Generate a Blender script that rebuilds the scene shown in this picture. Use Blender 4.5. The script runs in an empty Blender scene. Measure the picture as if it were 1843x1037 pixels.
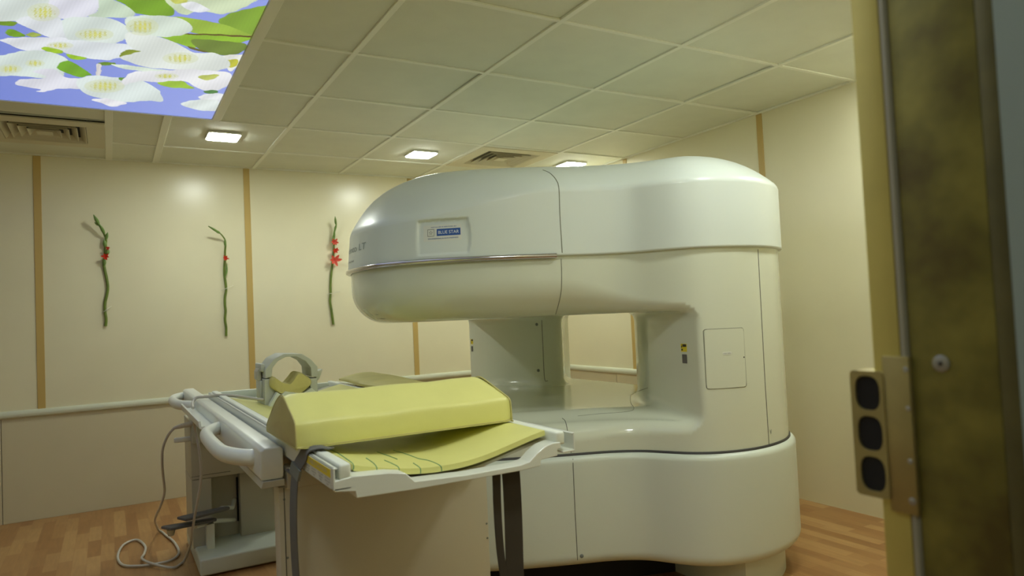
import bpy, bmesh, math, random
import numpy as np
from mathutils import Vector, Matrix
from mathutils.bvhtree import BVHTree
from mathutils.geometry import delaunay_2d_cdt

random.seed(7); rng = np.random.default_rng(7)
C = bpy.context.scene.collection
SC = bpy.context.scene

# ------------------------------------------------------------------ camera
FPX, YAW, PIT, ROL = 1258.62771, 0.52387602, 0.03645558, -0.04541249
CZ = 1.084
cy, sy = math.cos(YAW), math.sin(YAW)
Fv = Vector((sy*math.cos(PIT), cy*math.cos(PIT), math.sin(PIT)))
R0 = Vector((cy, -sy, 0)); U0 = R0.cross(Fv)
Rv = math.cos(ROL)*R0 + math.sin(ROL)*U0
Uv = -math.sin(ROL)*R0 + math.cos(ROL)*U0
CAM = Vector((0, 0, CZ))
cd = bpy.data.cameras.new('camera'); cam = bpy.data.objects.new('camera', cd); C.objects.link(cam)
cam.matrix_world = Matrix(((Rv.x, Uv.x, -Fv.x, 0), (Rv.y, Uv.y, -Fv.y, 0), (Rv.z, Uv.z, -Fv.z, CZ), (0, 0, 0, 1)))
cd.sensor_width = 36; cd.lens = 36*FPX/1843; cd.clip_start = 0.02
cd.dof.use_dof = True; cd.dof.focus_distance = 2.5; cd.dof.aperture_fstop = 4.0
SC.camera = cam

def ray(x, y):
    return (Rv*(x-921.5) - Uv*(y-518.5) + Fv*FPX).normalized()
def at(x, y, ax, v):
    d = ray(x, y); return CAM + d*((v-CAM[ax])/d[ax])

# ------------------------------------------------------------------ materials
def mat(name, col, rough=.5, metal=0.0, spec=.5, coat=0.0, noise=0.0, nscale=20, bump=0.0, bscale=200, emit=None, es=0):
    m = bpy.data.materials.new(name); m.use_nodes = True
    nt = m.node_tree; b = nt.nodes['Principled BSDF']
    b.inputs['Base Color'].default_value = (*col, 1)
    b.inputs['Roughness'].default_value = rough; b.inputs['Metallic'].default_value = metal
    b.inputs['Specular IOR Level'].default_value = spec
    if coat: b.inputs['Coat Weight'].default_value = coat; b.inputs['Coat Roughness'].default_value = .08
    if emit: b.inputs['Emission Color'].default_value = (*emit, 1); b.inputs['Emission Strength'].default_value = es
    tc = nt.nodes.new('ShaderNodeTexCoord')
    if noise:
        n = nt.nodes.new('ShaderNodeTexNoise'); n.inputs['Scale'].default_value = nscale; n.inputs['Detail'].default_value = 4
        nt.links.new(tc.outputs['Object'], n.inputs['Vector'])
        r = nt.nodes.new('ShaderNodeMapRange'); r.inputs['From Min'].default_value = .3; r.inputs['From Max'].default_value = .7
        r.inputs['To Min'].default_value = 1-noise; r.inputs['To Max'].default_value = 1+noise
        nt.links.new(n.outputs['Fac'], r.inputs['Value'])
        mx = nt.nodes.new('ShaderNodeVectorMath'); mx.operation = 'SCALE'; mx.inputs[0].default_value = col
        nt.links.new(r.outputs[0], mx.inputs['Scale']); nt.links.new(mx.outputs[0], b.inputs['Base Color'])
    if bump:
        n = nt.nodes.new('ShaderNodeTexNoise'); n.inputs['Scale'].default_value = bscale; n.inputs['Detail'].default_value = 3
        nt.links.new(tc.outputs['Object'], n.inputs['Vector'])
        bp = nt.nodes.new('ShaderNodeBump'); bp.inputs['Strength'].default_value = bump; bp.inputs['Distance'].default_value = .004
        nt.links.new(n.outputs['Fac'], bp.inputs['Height']); nt.links.new(bp.outputs[0], b.inputs['Normal'])
    return m
M = {}
M['wall'] = mat('cream_wall_laminate', (.75, .705, .50), .27, noise=.02, nscale=3, bump=.05, bscale=6)
M['wall_low'] = mat('cream_dado_laminate', (.60, .545, .375), .42, noise=.02, nscale=3)
M['gold'] = mat('golden_joint_strip', (.52, .37, .125), .35, spec=.4)
M['rail'] = mat('pale_handrail', (.62, .64, .50), .4)
M['tile'] = mat('ceiling_tile_board', (.70, .715, .60), .7, noise=.025, nscale=8, bump=.15, bscale=300)
M['grid'] = mat('ceiling_grid_metal', (.80, .81, .70), .4)
M['ventw'] = mat('vent_cream_enamel', (.62, .58, .42), .45)
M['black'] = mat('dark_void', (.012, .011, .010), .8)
M['cover'] = mat('scanner_cream_plastic', (.67, .70, .58), .13, coat=.3, noise=.012, nscale=2)
M['cover_top'] = mat('scanner_pale_paint', (.70, .76, .73), .33, coat=.15, noise=.01, nscale=3)
M['bumper'] = mat('scanner_base_paint', (.63, .68, .60), .36, noise=.012, nscale=3)
M['chrome'] = mat('chrome_trim', (.62, .60, .66), .16, metal=1)
M['seam'] = mat('seam_grey', (.10, .10, .08), .7)
M['seaml'] = mat('seam_light_grey', (.24, .25, .19), .6)
M['gap_shade'] = mat('dark_gap_shade', (.035, .033, .03), .5)
M['table'] = mat('table_white_plastic', (.76, .78, .71), .33, coat=.1)
M['tabled'] = mat('table_grey_plastic', (.50, .48, .38), .42)
M['panel'] = mat('table_front_board', (.60, .57, .46), .4)
M['foam'] = mat('slide_bar_white', (.80, .83, .74), .45)
M['vinyl'] = mat('yellow_vinyl', (.74, .72, .25), .42, noise=.03, nscale=9, bump=.04, bscale=260)
M['vinyl_old'] = mat('faded_yellow_vinyl', (.60, .54, .20), .55, noise=.06, nscale=14, bump=.2, bscale=120)
M['vinyl_end'] = mat('yellow_vinyl_end', (.52, .47, .18), .55, noise=.05, nscale=12)
M['green'] = mat('green_line', (.02, .24, .12), .6)
M['coil'] = mat('coil_grey_plastic', (.53, .55, .47), .45)
M['coilw'] = mat('coil_pale_plastic', (.68, .72, .62), .4)
M['strapg'] = mat('grey_webbing', (.16, .16, .155), .8, bump=.3, bscale=900)
M['strapd'] = mat('dark_brown_webbing', (.045, .036, .025), .85, bump=.3, bscale=900)
M['cable'] = mat('pale_cable', (.55, .52, .45), .45)
M['pedal'] = mat('pedal_grey', (.13, .125, .12), .6)
M['steel'] = mat('screw_steel', (.42, .42, .40), .35, metal=.8)
M['yellow'] = mat('warning_yellow', (.84, .68, .02), .5)
M['ink'] = mat('black_ink', (.03, .03, .03), .6)
M['inkg'] = mat('grey_ink', (.20, .22, .20), .6)
M['inkl'] = mat('pale_green_ink', (.34, .40, .36), .5)
M['paper'] = mat('white_label_paper', (.74, .76, .70), .5)
M['blue'] = mat('blue_label_ink', (.02, .09, .36), .5)
M['white'] = mat('white_label_ink', (.85, .88, .9), .5)
M['stem'] = mat('gladiolus_green', (.13, .19, .025), .5, noise=.2, nscale=40)
M['bud'] = mat('gladiolus_bud_green', (.15, .26, .06), .5, noise=.15, nscale=60)
M['petal'] = mat('gladiolus_red', (.80, .07, .03), .5)
M['petal2'] = mat('gladiolus_coral', (.85, .16, .10), .5)
M['tape'] = mat('clear_tape', (.70, .68, .55), .15)
M['led'] = mat('led_diffuser', (.9, .9, .9), .5, emit=(.94, 1.0, .91), es=47)
M['ledf'] = mat('led_frame', (.75, .75, .68), .4)
M['grey_wall'] = mat('grey_painted_wall', (.33, .40, .37), .6, noise=.02, nscale=2)
M['outer'] = mat('corridor_paint', (.50, .50, .44), .6)

def brass_mat():
    m = bpy.data.materials.new('tarnished_brass'); m.use_nodes = True; nt = m.node_tree; b = nt.nodes['Principled BSDF']
    b.inputs['Metallic'].default_value = .35; b.inputs['Roughness'].default_value = .5
    tc = nt.nodes.new('ShaderNodeTexCoord')
    n = nt.nodes.new('ShaderNodeTexNoise'); n.inputs['Scale'].default_value = 13; n.inputs['Detail'].default_value = 3; n.inputs['Roughness'].default_value = .5
    nt.links.new(tc.outputs['Object'], n.inputs['Vector'])
    r = nt.nodes.new('ShaderNodeValToRGB'); e = r.color_ramp.elements
    e[0].position = .33; e[0].color = (.125, .098, .024, 1); e[1].position = .66; e[1].color = (.30, .26, .055, 1)
    k = e.new(.5); k.color = (.20, .175, .036, 1)
    nt.links.new(n.outputs['Fac'], r.inputs['Fac']); nt.links.new(r.outputs[0], b.inputs['Base Color'])
    return m
M['brass'] = brass_mat()
M['brassl'] = mat('clean_brass', (.64, .54, .15), .42, metal=.25, noise=.06, nscale=14)
M['brassm'] = mat('latch_plate_metal', (.42, .35, .15), .35, metal=.6, noise=.08, nscale=25)
M['sealstrip'] = mat('seal_strip', (.42, .40, .30), .5, metal=.2)
M['brassd'] = mat('dark_brass_edge', (.13, .115, .04), .55, metal=.3, noise=.2, nscale=14)

def floor_mat():
    m = bpy.data.materials.new('strip_parquet'); m.use_nodes = True; nt = m.node_tree; b = nt.nodes['Principled BSDF']
    b.inputs['Roughness'].default_value = .38
    tc = nt.nodes.new('ShaderNodeTexCoord'); mp = nt.nodes.new('ShaderNodeMapping')
    mp.inputs['Rotation'].default_value = (0, 0, math.radians(90))
    nt.links.new(tc.outputs['Object'], mp.inputs['Vector'])
    br = nt.nodes.new('ShaderNodeTexBrick')
    br.inputs['Color1'].default_value = (.0, .0, .0, 1); br.inputs['Color2'].default_value = (1, 1, 1, 1)
    br.inputs['Mortar'].default_value = (.3, .3, .3, 1); br.inputs['Mortar Size'].default_value = .0006
    br.inputs['Scale'].default_value = 1; br.inputs['Brick Width'].default_value = .30; br.inputs['Row Height'].default_value = .058
    br.offset = .37; br.inputs['Bias'].default_value = 0
    nt.links.new(mp.outputs[0], br.inputs['Vector'])
    r = nt.nodes.new('ShaderNodeValToRGB'); e = r.color_ramp.elements
    e[0].color = (.30, .14, .045, 1); e[1].color = (.45, .26, .10, 1); k = e.new(.5); k.color = (.365, .19, .066, 1)
    nt.links.new(br.outputs['Color'], r.inputs['Fac'])
    n = nt.nodes.new('ShaderNodeTexNoise'); n.inputs['Scale'].default_value = 6; n.inputs['Detail'].default_value = 6
    mp2 = nt.nodes.new('ShaderNodeMapping'); mp2.inputs['Scale'].default_value = (12, 1.2, 1)
    nt.links.new(tc.outputs['Object'], mp2.inputs['Vector']); nt.links.new(mp2.outputs[0], n.inputs['Vector'])
    mr = nt.nodes.new('ShaderNodeMapRange'); mr.inputs['To Min'].default_value = .78; mr.inputs['To Max'].default_value = 1.22
    nt.links.new(n.outputs['Fac'], mr.inputs['Value'])
    v = nt.nodes.new('ShaderNodeVectorMath'); v.operation = 'SCALE'
    nt.links.new(r.outputs[0], v.inputs[0]); nt.links.new(mr.outputs[0], v.inputs['Scale']); nt.links.new(v.outputs[0], b.inputs['Base Color'])
    return m
M['floor'] = floor_mat()

# ------------------------------------------------------------------ object helpers
def link(name, me, m, parent=None):
    o = bpy.data.objects.new(name, me); C.objects.link(o)
    if m is not None and len(me.materials) == 0: me.materials.append(m)
    if parent is not None:
        o.parent = parent; o.matrix_parent_inverse = Matrix.Translation(-parent.location)
    return o
def mesh_obj(name, vs, fs, m, parent=None, smooth=True, sharp=35):
    me = bpy.data.meshes.new(name); me.from_pydata([tuple(map(float, v)) for v in vs], [], [tuple(map(int, f)) for f in fs])
    me.update()
    if smooth:
        me.shade_smooth()
        if sharp: me.set_sharp_from_angle(angle=math.radians(sharp))
    return link(name, me, m, parent)
def bm_obj(name, bm, m, parent=None, smooth=True, sharp=35):
    bmesh.ops.recalc_face_normals(bm, faces=bm.faces)
    me = bpy.data.meshes.new(name); bm.to_mesh(me); bm.free()
    if smooth:
        me.shade_smooth()
        if sharp: me.set_sharp_from_angle(angle=math.radians(sharp))
    return link(name, me, m, parent)
def thing(name, label, cat, loc=(0, 0, 0), group=None):
    o = bpy.data.objects.new(name, None); C.objects.link(o); o.location = loc; o.empty_display_size = .05
    o['label'] = label; o['category'] = cat
    if group: o['group'] = group
    return o
def tag(o, label, cat, group=None):
    o['label'] = label; o['category'] = cat
    if group: o['group'] = group
    return o
def struct(o): o['kind'] = 'structure'; return o
def add_box(bm, x0, x1, y0, y1, z0, z1, bev=0, seg=2):
    b = bmesh.new()
    bmesh.ops.create_cube(b, size=1)
    for v in b.verts: v.co = Vector(((x0+x1)/2+v.co.x*(x1-x0), (y0+y1)/2+v.co.y*(y1-y0), (z0+z1)/2+v.co.z*(z1-z0)))
    if bev: bmesh.ops.bevel(b, geom=b.edges[:], offset=bev, segments=seg, affect='EDGES', profile=.5)
    merge(bm, b)
def merge(bm, b, mtx=None):
    me = bpy.data.meshes.new('t')
    if mtx is not None: b.transform(mtx)
    b.to_mesh(me); b.free(); bm.from_mesh(me); bpy.data.meshes.remove(me)
def box(name, x0, x1, y0, y1, z0, z1, m, parent=None, bev=0, seg=2):
    bm = bmesh.new(); add_box(bm, x0, x1, y0, y1, z0, z1, bev, seg); return bm_obj(name, bm, m, parent)
def add_prism(bm, poly, axis, a, b_, bev=0, seg=2):
    """poly of 2D points extruded along axis between a and b_ (axis 0: poly=(y,z); 1: (x,z); 2: (x,y))"""
    b = bmesh.new()
    def P(p, t):
        return Vector((t, p[0], p[1])) if axis == 0 else Vector((p[0], t, p[1])) if axis == 1 else Vector((p[0], p[1], t))
    v0 = [b.verts.new(P(p, a)) for p in poly]; v1 = [b.verts.new(P(p, b_)) for p in poly]
    b.faces.new(v0); b.faces.new(v1[::-1]); n = len(poly)
    for i in range(n): b.faces.new((v0[i], v1[i], v1[(i+1) % n], v0[(i+1) % n]))
    bmesh.ops.recalc_face_normals(b, faces=b.faces)
    if bev: bmesh.ops.bevel(b, geom=b.edges[:], offset=bev, segments=seg, affect='EDGES', profile=.5)
    merge(bm, b)
def prism(name, poly, axis, a, b_, m, parent=None, bev=0, seg=2, sharp=35):
    bm = bmesh.new(); add_prism(bm, poly, axis, a, b_, bev, seg); return bm_obj(name, bm, m, parent, sharp=sharp)
def catmull(pts, n=8, closed=False):
    P = [Vector(p) for p in pts]; out = []; N = len(P)
    rngi = range(N if closed else N-1)
    for i in rngi:
        p1, p2 = P[i], P[(i+1) % N]
        p0 = P[i-1] if (i > 0 or closed) else p1*2-p2
        p3 = P[(i+2) % N] if (i+2 < N or closed) else p2*2-p1
        for k in range(n):
            t = k/n
            out.append(.5*((2*p1)+(-p0+p2)*t+(2*p0-5*p1+4*p2-p3)*t*t+(-p0+3*p1-3*p2+p3)*t**3))
    if not closed: out.append(P[-1])
    return out
def add_tube(bm, pts, r, n=10, cap=True, closed=False):
    pts = [Vector(p) for p in pts]; N = len(pts)
    rr = r if hasattr(r, '__len__') else [r]*N
    rings = []; up = None
    for i, p in enumerate(pts):
        if closed: t = pts[(i+1) % N]-pts[i-1]
        else: t = (pts[min(i+1, N-1)]-pts[max(i-1, 0)])
        t = t.normalized() if t.length > 1e-9 else Vector((0, 0, 1))
        if up is None:
            up = Vector((0, 0, 1)) if abs(t.z) < .9 else Vector((1, 0, 0))
        up = (up-t*up.dot(t)).normalized(); s = t.cross(up)
        rings.append([bm.verts.new(p+(up*math.cos(2*math.pi*k/n)+s*math.sin(2*math.pi*k/n))*rr[i]) for k in range(n)])
    for i in range(N if closed else N-1):
        a, b = rings[i], rings[(i+1) % N]
        for k in range(n): bm.faces.new((a[k], a[(k+1) % n], b[(k+1) % n], b[k]))
    if cap and not closed:
        bm.faces.new(rings[0][::-1]); bm.faces.new(rings[-1])
def tube(name, pts, r, m, parent=None, n=10, closed=False, sharp=50):
    bm = bmesh.new(); add_tube(bm, pts, r, n, True, closed); return bm_obj(name, bm, m, parent, sharp=sharp)
def add_disc(bm, c, nrm, r, h, n=16):
    c = Vector(c); nrm = Vector(nrm).normalized()
    add_tube(bm, [c, c+nrm*h*.7, c+nrm*h], [r, r, r*.8], n)
def strip(name, pts, widths, wdir, thick, m, parent=None):
    """flat band following pts; width along wdir, small thickness"""
    pts = [Vector(p) for p in pts]; bm = bmesh.new(); rings = []
    for i, p in enumerate(pts):
        t = (pts[min(i+1, len(pts)-1)]-pts[max(i-1, 0)]).normalized()
        w = Vector(wdir if not isinstance(wdir, list) else wdir[i]); w = (w-t*w.dot(t)).normalized(); nn = t.cross(w)
        hw = (widths[i] if hasattr(widths, '__len__') else widths)/2
        rings.append([bm.verts.new(p+w*hw*a+nn*thick/2*b) for a, b in ((-1, -1), (1, -1), (1, 1), (-1, 1))])
    for a, b in zip(rings, rings[1:]):
        for k in range(4): bm.faces.new((a[k], a[(k+1) % 4], b[(k+1) % 4], b[k]))
    bm.faces.new(rings[0][::-1]); bm.faces.new(rings[-1])
    return bm_obj(name, bm, m, parent, sharp=40)

# ------------------------------------------------------------------ room
XL, XR, YB, YF, HC = -1.75, 3.256, 5.03, .486, 2.162
struct(box('floor', XL-.1, XR+.1, -1.6, YB+.1, -.06, 0, M['floor']))
def wall_bm(name, boxes, m):
    bm = bmesh.new()
    for b in boxes: add_box(bm, *b)
    return struct(bm_obj(name, bm, m))
wb = wall_bm('wall_back', [(XL-.1, XR+.1, YB, YB+.1, .628, HC+.12)], M['wall'])
# the lower dado boards with fine joints
bm = bmesh.new()
for a, b in zip([XL, -.555, .64, 1.84, 3.03], [-.555, .64, 1.84, 3.03, XR]): add_box(bm, a+.0015, b-.0015, YB-.004, YB+.1, 0, .63, .001, 1)
bm_obj('dado_board', bm, M['wall_low'], wb)
wr = wall_bm('wall_right', [(XR, XR+.1, 2.714, YB, .628, HC+.12), (XR, XR+.1, YF, 2.714, 0, HC+.12)], M['wall'])
bm = bmesh.new()
for a, b in zip([2.716, 2.94, 4.14], [2.94, 4.14, YB-.005]):
    if b-a > .1: add_box(bm, XR-.004, XR+.1, a+.0015, b-.0015, 0, .63, .001, 1)
bm_obj('dado_board', bm, M['wall_low'], wr)
wall_bm('wall_left', [(XL-.1, XL, YF, YB, 0, HC+.12)], M['wall'])
wall_bm('wall_front', [(XL-.1, -.62, .345, YF, 0, HC+.12), (.86, XR+.1, .345, YF, 0, HC+.12), (-.62, .86, .345, YF, 2.08, HC+.12)], M['wall'])
# corridor outside the door, where the camera stands
wall_bm('wall_corridor_right', [(.7515, .9, -1.6, .3415, 0, 2.6)], M['grey_wall'])
wall_bm('wall_corridor_left', [(-1.5, -1.4, -1.6, .345, 0, 2.6)], M['outer'])
wall_bm('wall_corridor_back', [(-1.5, .9, -1.7, -1.6, 0, 2.6)], M['outer'])
wall_bm('ceiling_corridor', [(-1.5, .9, -1.7, .345, 2.6, 2.7)], M['outer'])
wall_bm('wall_corridor_front', [(-1.5, -.62, .335, .345, 0, 2.6), (-1.5, .9, .335, .345, HC+.12, 2.6)], M['outer'])

k = 1
def trim(o):
    global k
    o.name = 'trim_%d' % k; k += 1; return struct(o)
for x in (-1.553, -.357, .838, 2.034):
    trim(box('t', x-.020, x+.020, YB-.005, YB+.001, .64, HC, M['gold'], bev=.0015, seg=1))
for y, zb in ((1.52, 0), (2.714, 0), (3.922, .64)):
    trim(box('t', XR-.005, XR+.001, y-.020, y+.020, zb, HC, M['gold'], bev=.0015, seg=1))
def rail_poly(): return [(0, .604), (.012, .604), (.020, .612), (.022, .626), (.019, .640), (.012, .646), (0, .648)]
trim(prism('t', [(YB-a, z) for a, z in rail_poly()], 0, XL, XR, M['rail'], bev=.001, seg=1))
trim(prism('t', [(XR-a, z) for a, z in rail_poly()], 1, 2.72, YB-.02, M['rail'], bev=.001, seg=1))
trim(prism('t', [(XL+a, z) for a, z in rail_poly()], 1, YF, YB-.02, M['rail'], bev=.001, seg=1))

# ceiling : tiles on a grid
LBX0, LBX1, LBY0, LBY1 = -1.35, .485, .95, 3.863
gx = [.884, 1.485, 2.09, 2.685, XR]; gy = [.91-.6, .91, 1.51, 2.114, 2.719, 3.313, 3.907, 4.515, YB]
bm = bmesh.new(); bmg = bmesh.new()
add_box(bm, XL-.1, XR+.1, YF-.14, YB+.1, HC+.06, HC+.12)
def tile_at(x0, x1, y0, y1, tilt=True):
    b = bmesh.new(); add_box(b, x0+.006, x1-.006, y0+.006, y1-.006, HC+.006, HC+.016)
    cx, cyy = (x0+x1)/2, (y0+y1)/2; a, c = (random.uniform(-.006, .006), random.uniform(-.006, .006)) if tilt else (0, 0)
    for v in b.verts: v.co.z += (v.co.x-cx)*a+(v.co.y-cyy)*c+abs(a)*.3+abs(c)*.3
    merge(bm, b)
xs = [.526]+gx
for i in range(len(xs)-1):
    for j in range(len(gy)-1):
        cxx, cyy = (xs[i]+xs[i+1])/2, (gy[j]+gy[j+1])/2
        if gy[j+1] < YF or (i == 0 and gy[j] > 3.9): continue
        tile_at(xs[i], xs[i+1], max(gy[j], YF), gy[j+1])
lx = [XL, -1.19, -.59, .016, .285, .884]
for i in range(len(lx)-1):
    tile_at(lx[i], lx[i+1], 3.87, 4.10 if i < 3 else 4.57)
    tile_at(lx[i], lx[i+1], 4.12 if i < 3 else 4.57, 4.70 if i < 3 else 4.58); tile_at(lx[i], lx[i+1], 4.70 if i < 3 else 4.57, YB)
for j in range(1, len(gy)-2): tile_at(XL, LBX0-.04, max(gy[j], YF), gy[j+1])
tile_at(LBX0-.04, .526, YF, LBY0-.03)
ceil = struct(bm_obj('ceiling', bm, M['tile'], smooth=False))
def gbar(x0, x1, y0, y1, z=HC): add_box(bmg, x0, x1, y0, y1, z, HC+.010, .0015, 1)
w = .012
for x in gx[:-1]: gbar(x-w, x+w, YF, YB)
for y in gy[1:-1]: gbar(.884 if y > 4 else .526, XR, y-w*.8, y+w*.8, HC+.0005)
gbar(.002, .038, 3.863, YB); gbar(.262, .300, 3.863, YB)
gbar(.02, .884, 4.562, 4.578, HC+.001); gbar(XL, .01, 4.700, 4.716, HC+.001)
for x in (-.59, -1.19): gbar(x-w, x+w, 3.87, YB)
gbar(XR-.022, XR, YF, YB, HC+.001); gbar(XL, XR, YB-.018, YB, HC+.0012); gbar(XL, XL+.02, YF, YB, HC+.001)
bm_obj('ceiling_grid', bmg, M['grid'], ceil)

# ceiling lights
def round_rect(cx, cyy, hx, hy, r, n=5):
    out = []
    for sx, sy_, a0 in ((1, 1, 0), (-1, 1, 90), (-1, -1, 180), (1, -1, 270)):
        for i in range(n+1):
            a = math.radians(a0+90*i/n); out.append((cx+sx*(hx-r)+r*math.cos(a), cyy+sy_*(hy-r)+r*math.sin(a)))
    return out
leds = [(.584, 4.205, 'square ceiling light nearest the blossom panel, glowing white'),
        (1.810, 4.252, 'square ceiling light left of the air vent above the scanner'),
        (2.975, 4.200, 'square ceiling light right of the air vent, close above the scanner'),
        (1.90, 1.30, 'square ceiling light in the near part of the room'),
        (2.93, 1.62, 'square ceiling light above the near right corner'),
        (.70, .80, 'square ceiling light just inside the doorway')]
for i, (x, y, lb) in enumerate(leds):
    t = thing('ceiling_light', lb, 'light', (x, y, HC), 'square ceiling lights')
    prism('light_frame', round_rect(x, y, .088, .088, .012), 2, HC-.005, HC+.006, M['ledf'], t, bev=.001, seg=1)
    prism('diffuser', round_rect(x, y, .080, .080, .010), 2, HC-.0085, HC-.004, M['led'], t)

# air vents (square four-way diffusers)
def vent(cx, cyy, half, plate, lb):
    t = thing('air_vent', lb, 'vent', (cx, cyy, HC), 'ceiling air vents')
    x0, x1, y0, y1 = plate; bm = bmesh.new()
    z0, z1 = HC-.004, HC+.004
    add_box(bm, x0, x1, y0, cyy-half, z0, z1, .001, 1); add_box(bm, x0, x1, cyy+half, y1, z0, z1, .001, 1)
    add_box(bm, x0, cx-half, cyy-half, cyy+half, z0, z1); add_box(bm, cx+half, x1, cyy-half, cyy+half, z0, z1)
    bm_obj('vent_plate', bm, M['ventw'], t)
    bm = bmesh.new(); n = 5; st = half/n
    for q in range(n):
        s0 = half-q*st-.002; s1 = s0-st*.80
        lo, hi = HC-.003-q*.0006, HC+.026-q*.001
        def ring(s, z): return [bm.verts.new((cx+a*s, cyy+b*s, z)) for a, b in ((-1, -1), (1, -1), (1, 1), (-1, 1))]
        if s1 < .012:
            a = ring(s0, lo); bm.faces.new(a); b2 = ring(s0, lo+.004)
            for e in range(4): bm.faces.new((a[e], a[(e+1) % 4], b2[(e+1) % 4], b2[e]))
            continue
        A = ring(s0-.004, lo); B = ring(s1, hi); A2 = ring(s0, lo); B2 = ring(s1+.004, hi)
        for P, Q in ((A, B), (A2, B2), (A, A2), (B, B2)):
            for e in range(4): bm.faces.new((P[e], P[(e+1) % 4], Q[(e+1) % 4], Q[e]))
    bm_obj('louvre', bm, M['ventw'], t, smooth=False)
    box('vent_throat', cx-half-.002, cx+half+.002, cyy-half-.002, cyy+half+.002, HC+.030, HC+.045, M['black'], t)
    bm = bmesh.new()
    for a in ((cx-half-.003, cx-half, cyy-half, cyy+half), (cx+half, cx+half+.003, cyy-half, cyy+half), (cx-half, cx+half, cyy-half-.003, cyy-half), (cx-half, cx+half, cyy+half, cyy+half+.003)):
        add_box(bm, *a, HC+.002, HC+.032)
    bm_obj('vent_collar', bm, M['black'], t)
    return t
# openings in the tiles for the vents are covered by their plates; remove tile below the louvres
vent(2.385, 4.205, .200, (2.102, 2.673, 3.919, 4.503), 'square louvred air vent above the scanner, between two ceiling lights')
vent(-.275, 4.425, .192, (-.578, .002, 4.140, 4.700), 'square louvred air vent beside the blossom ceiling panel, cut by the photo edge')
bm = bmesh.new(); bm.from_mesh(ceil.data)
kill = []
for f in bm.faces:
    c = f.calc_center_median()
    if c.z < HC+.05 and ((2.1 < c.x < 2.68 and 3.91 < c.y < 4.51) or (-.59 < c.x < .01 and 4.13 < c.y < 4.69)): kill.append(f)
bmesh.ops.delete(bm, geom=kill, context='FACES'); bm.to_mesh(ceil.data); bm.free()

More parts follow.
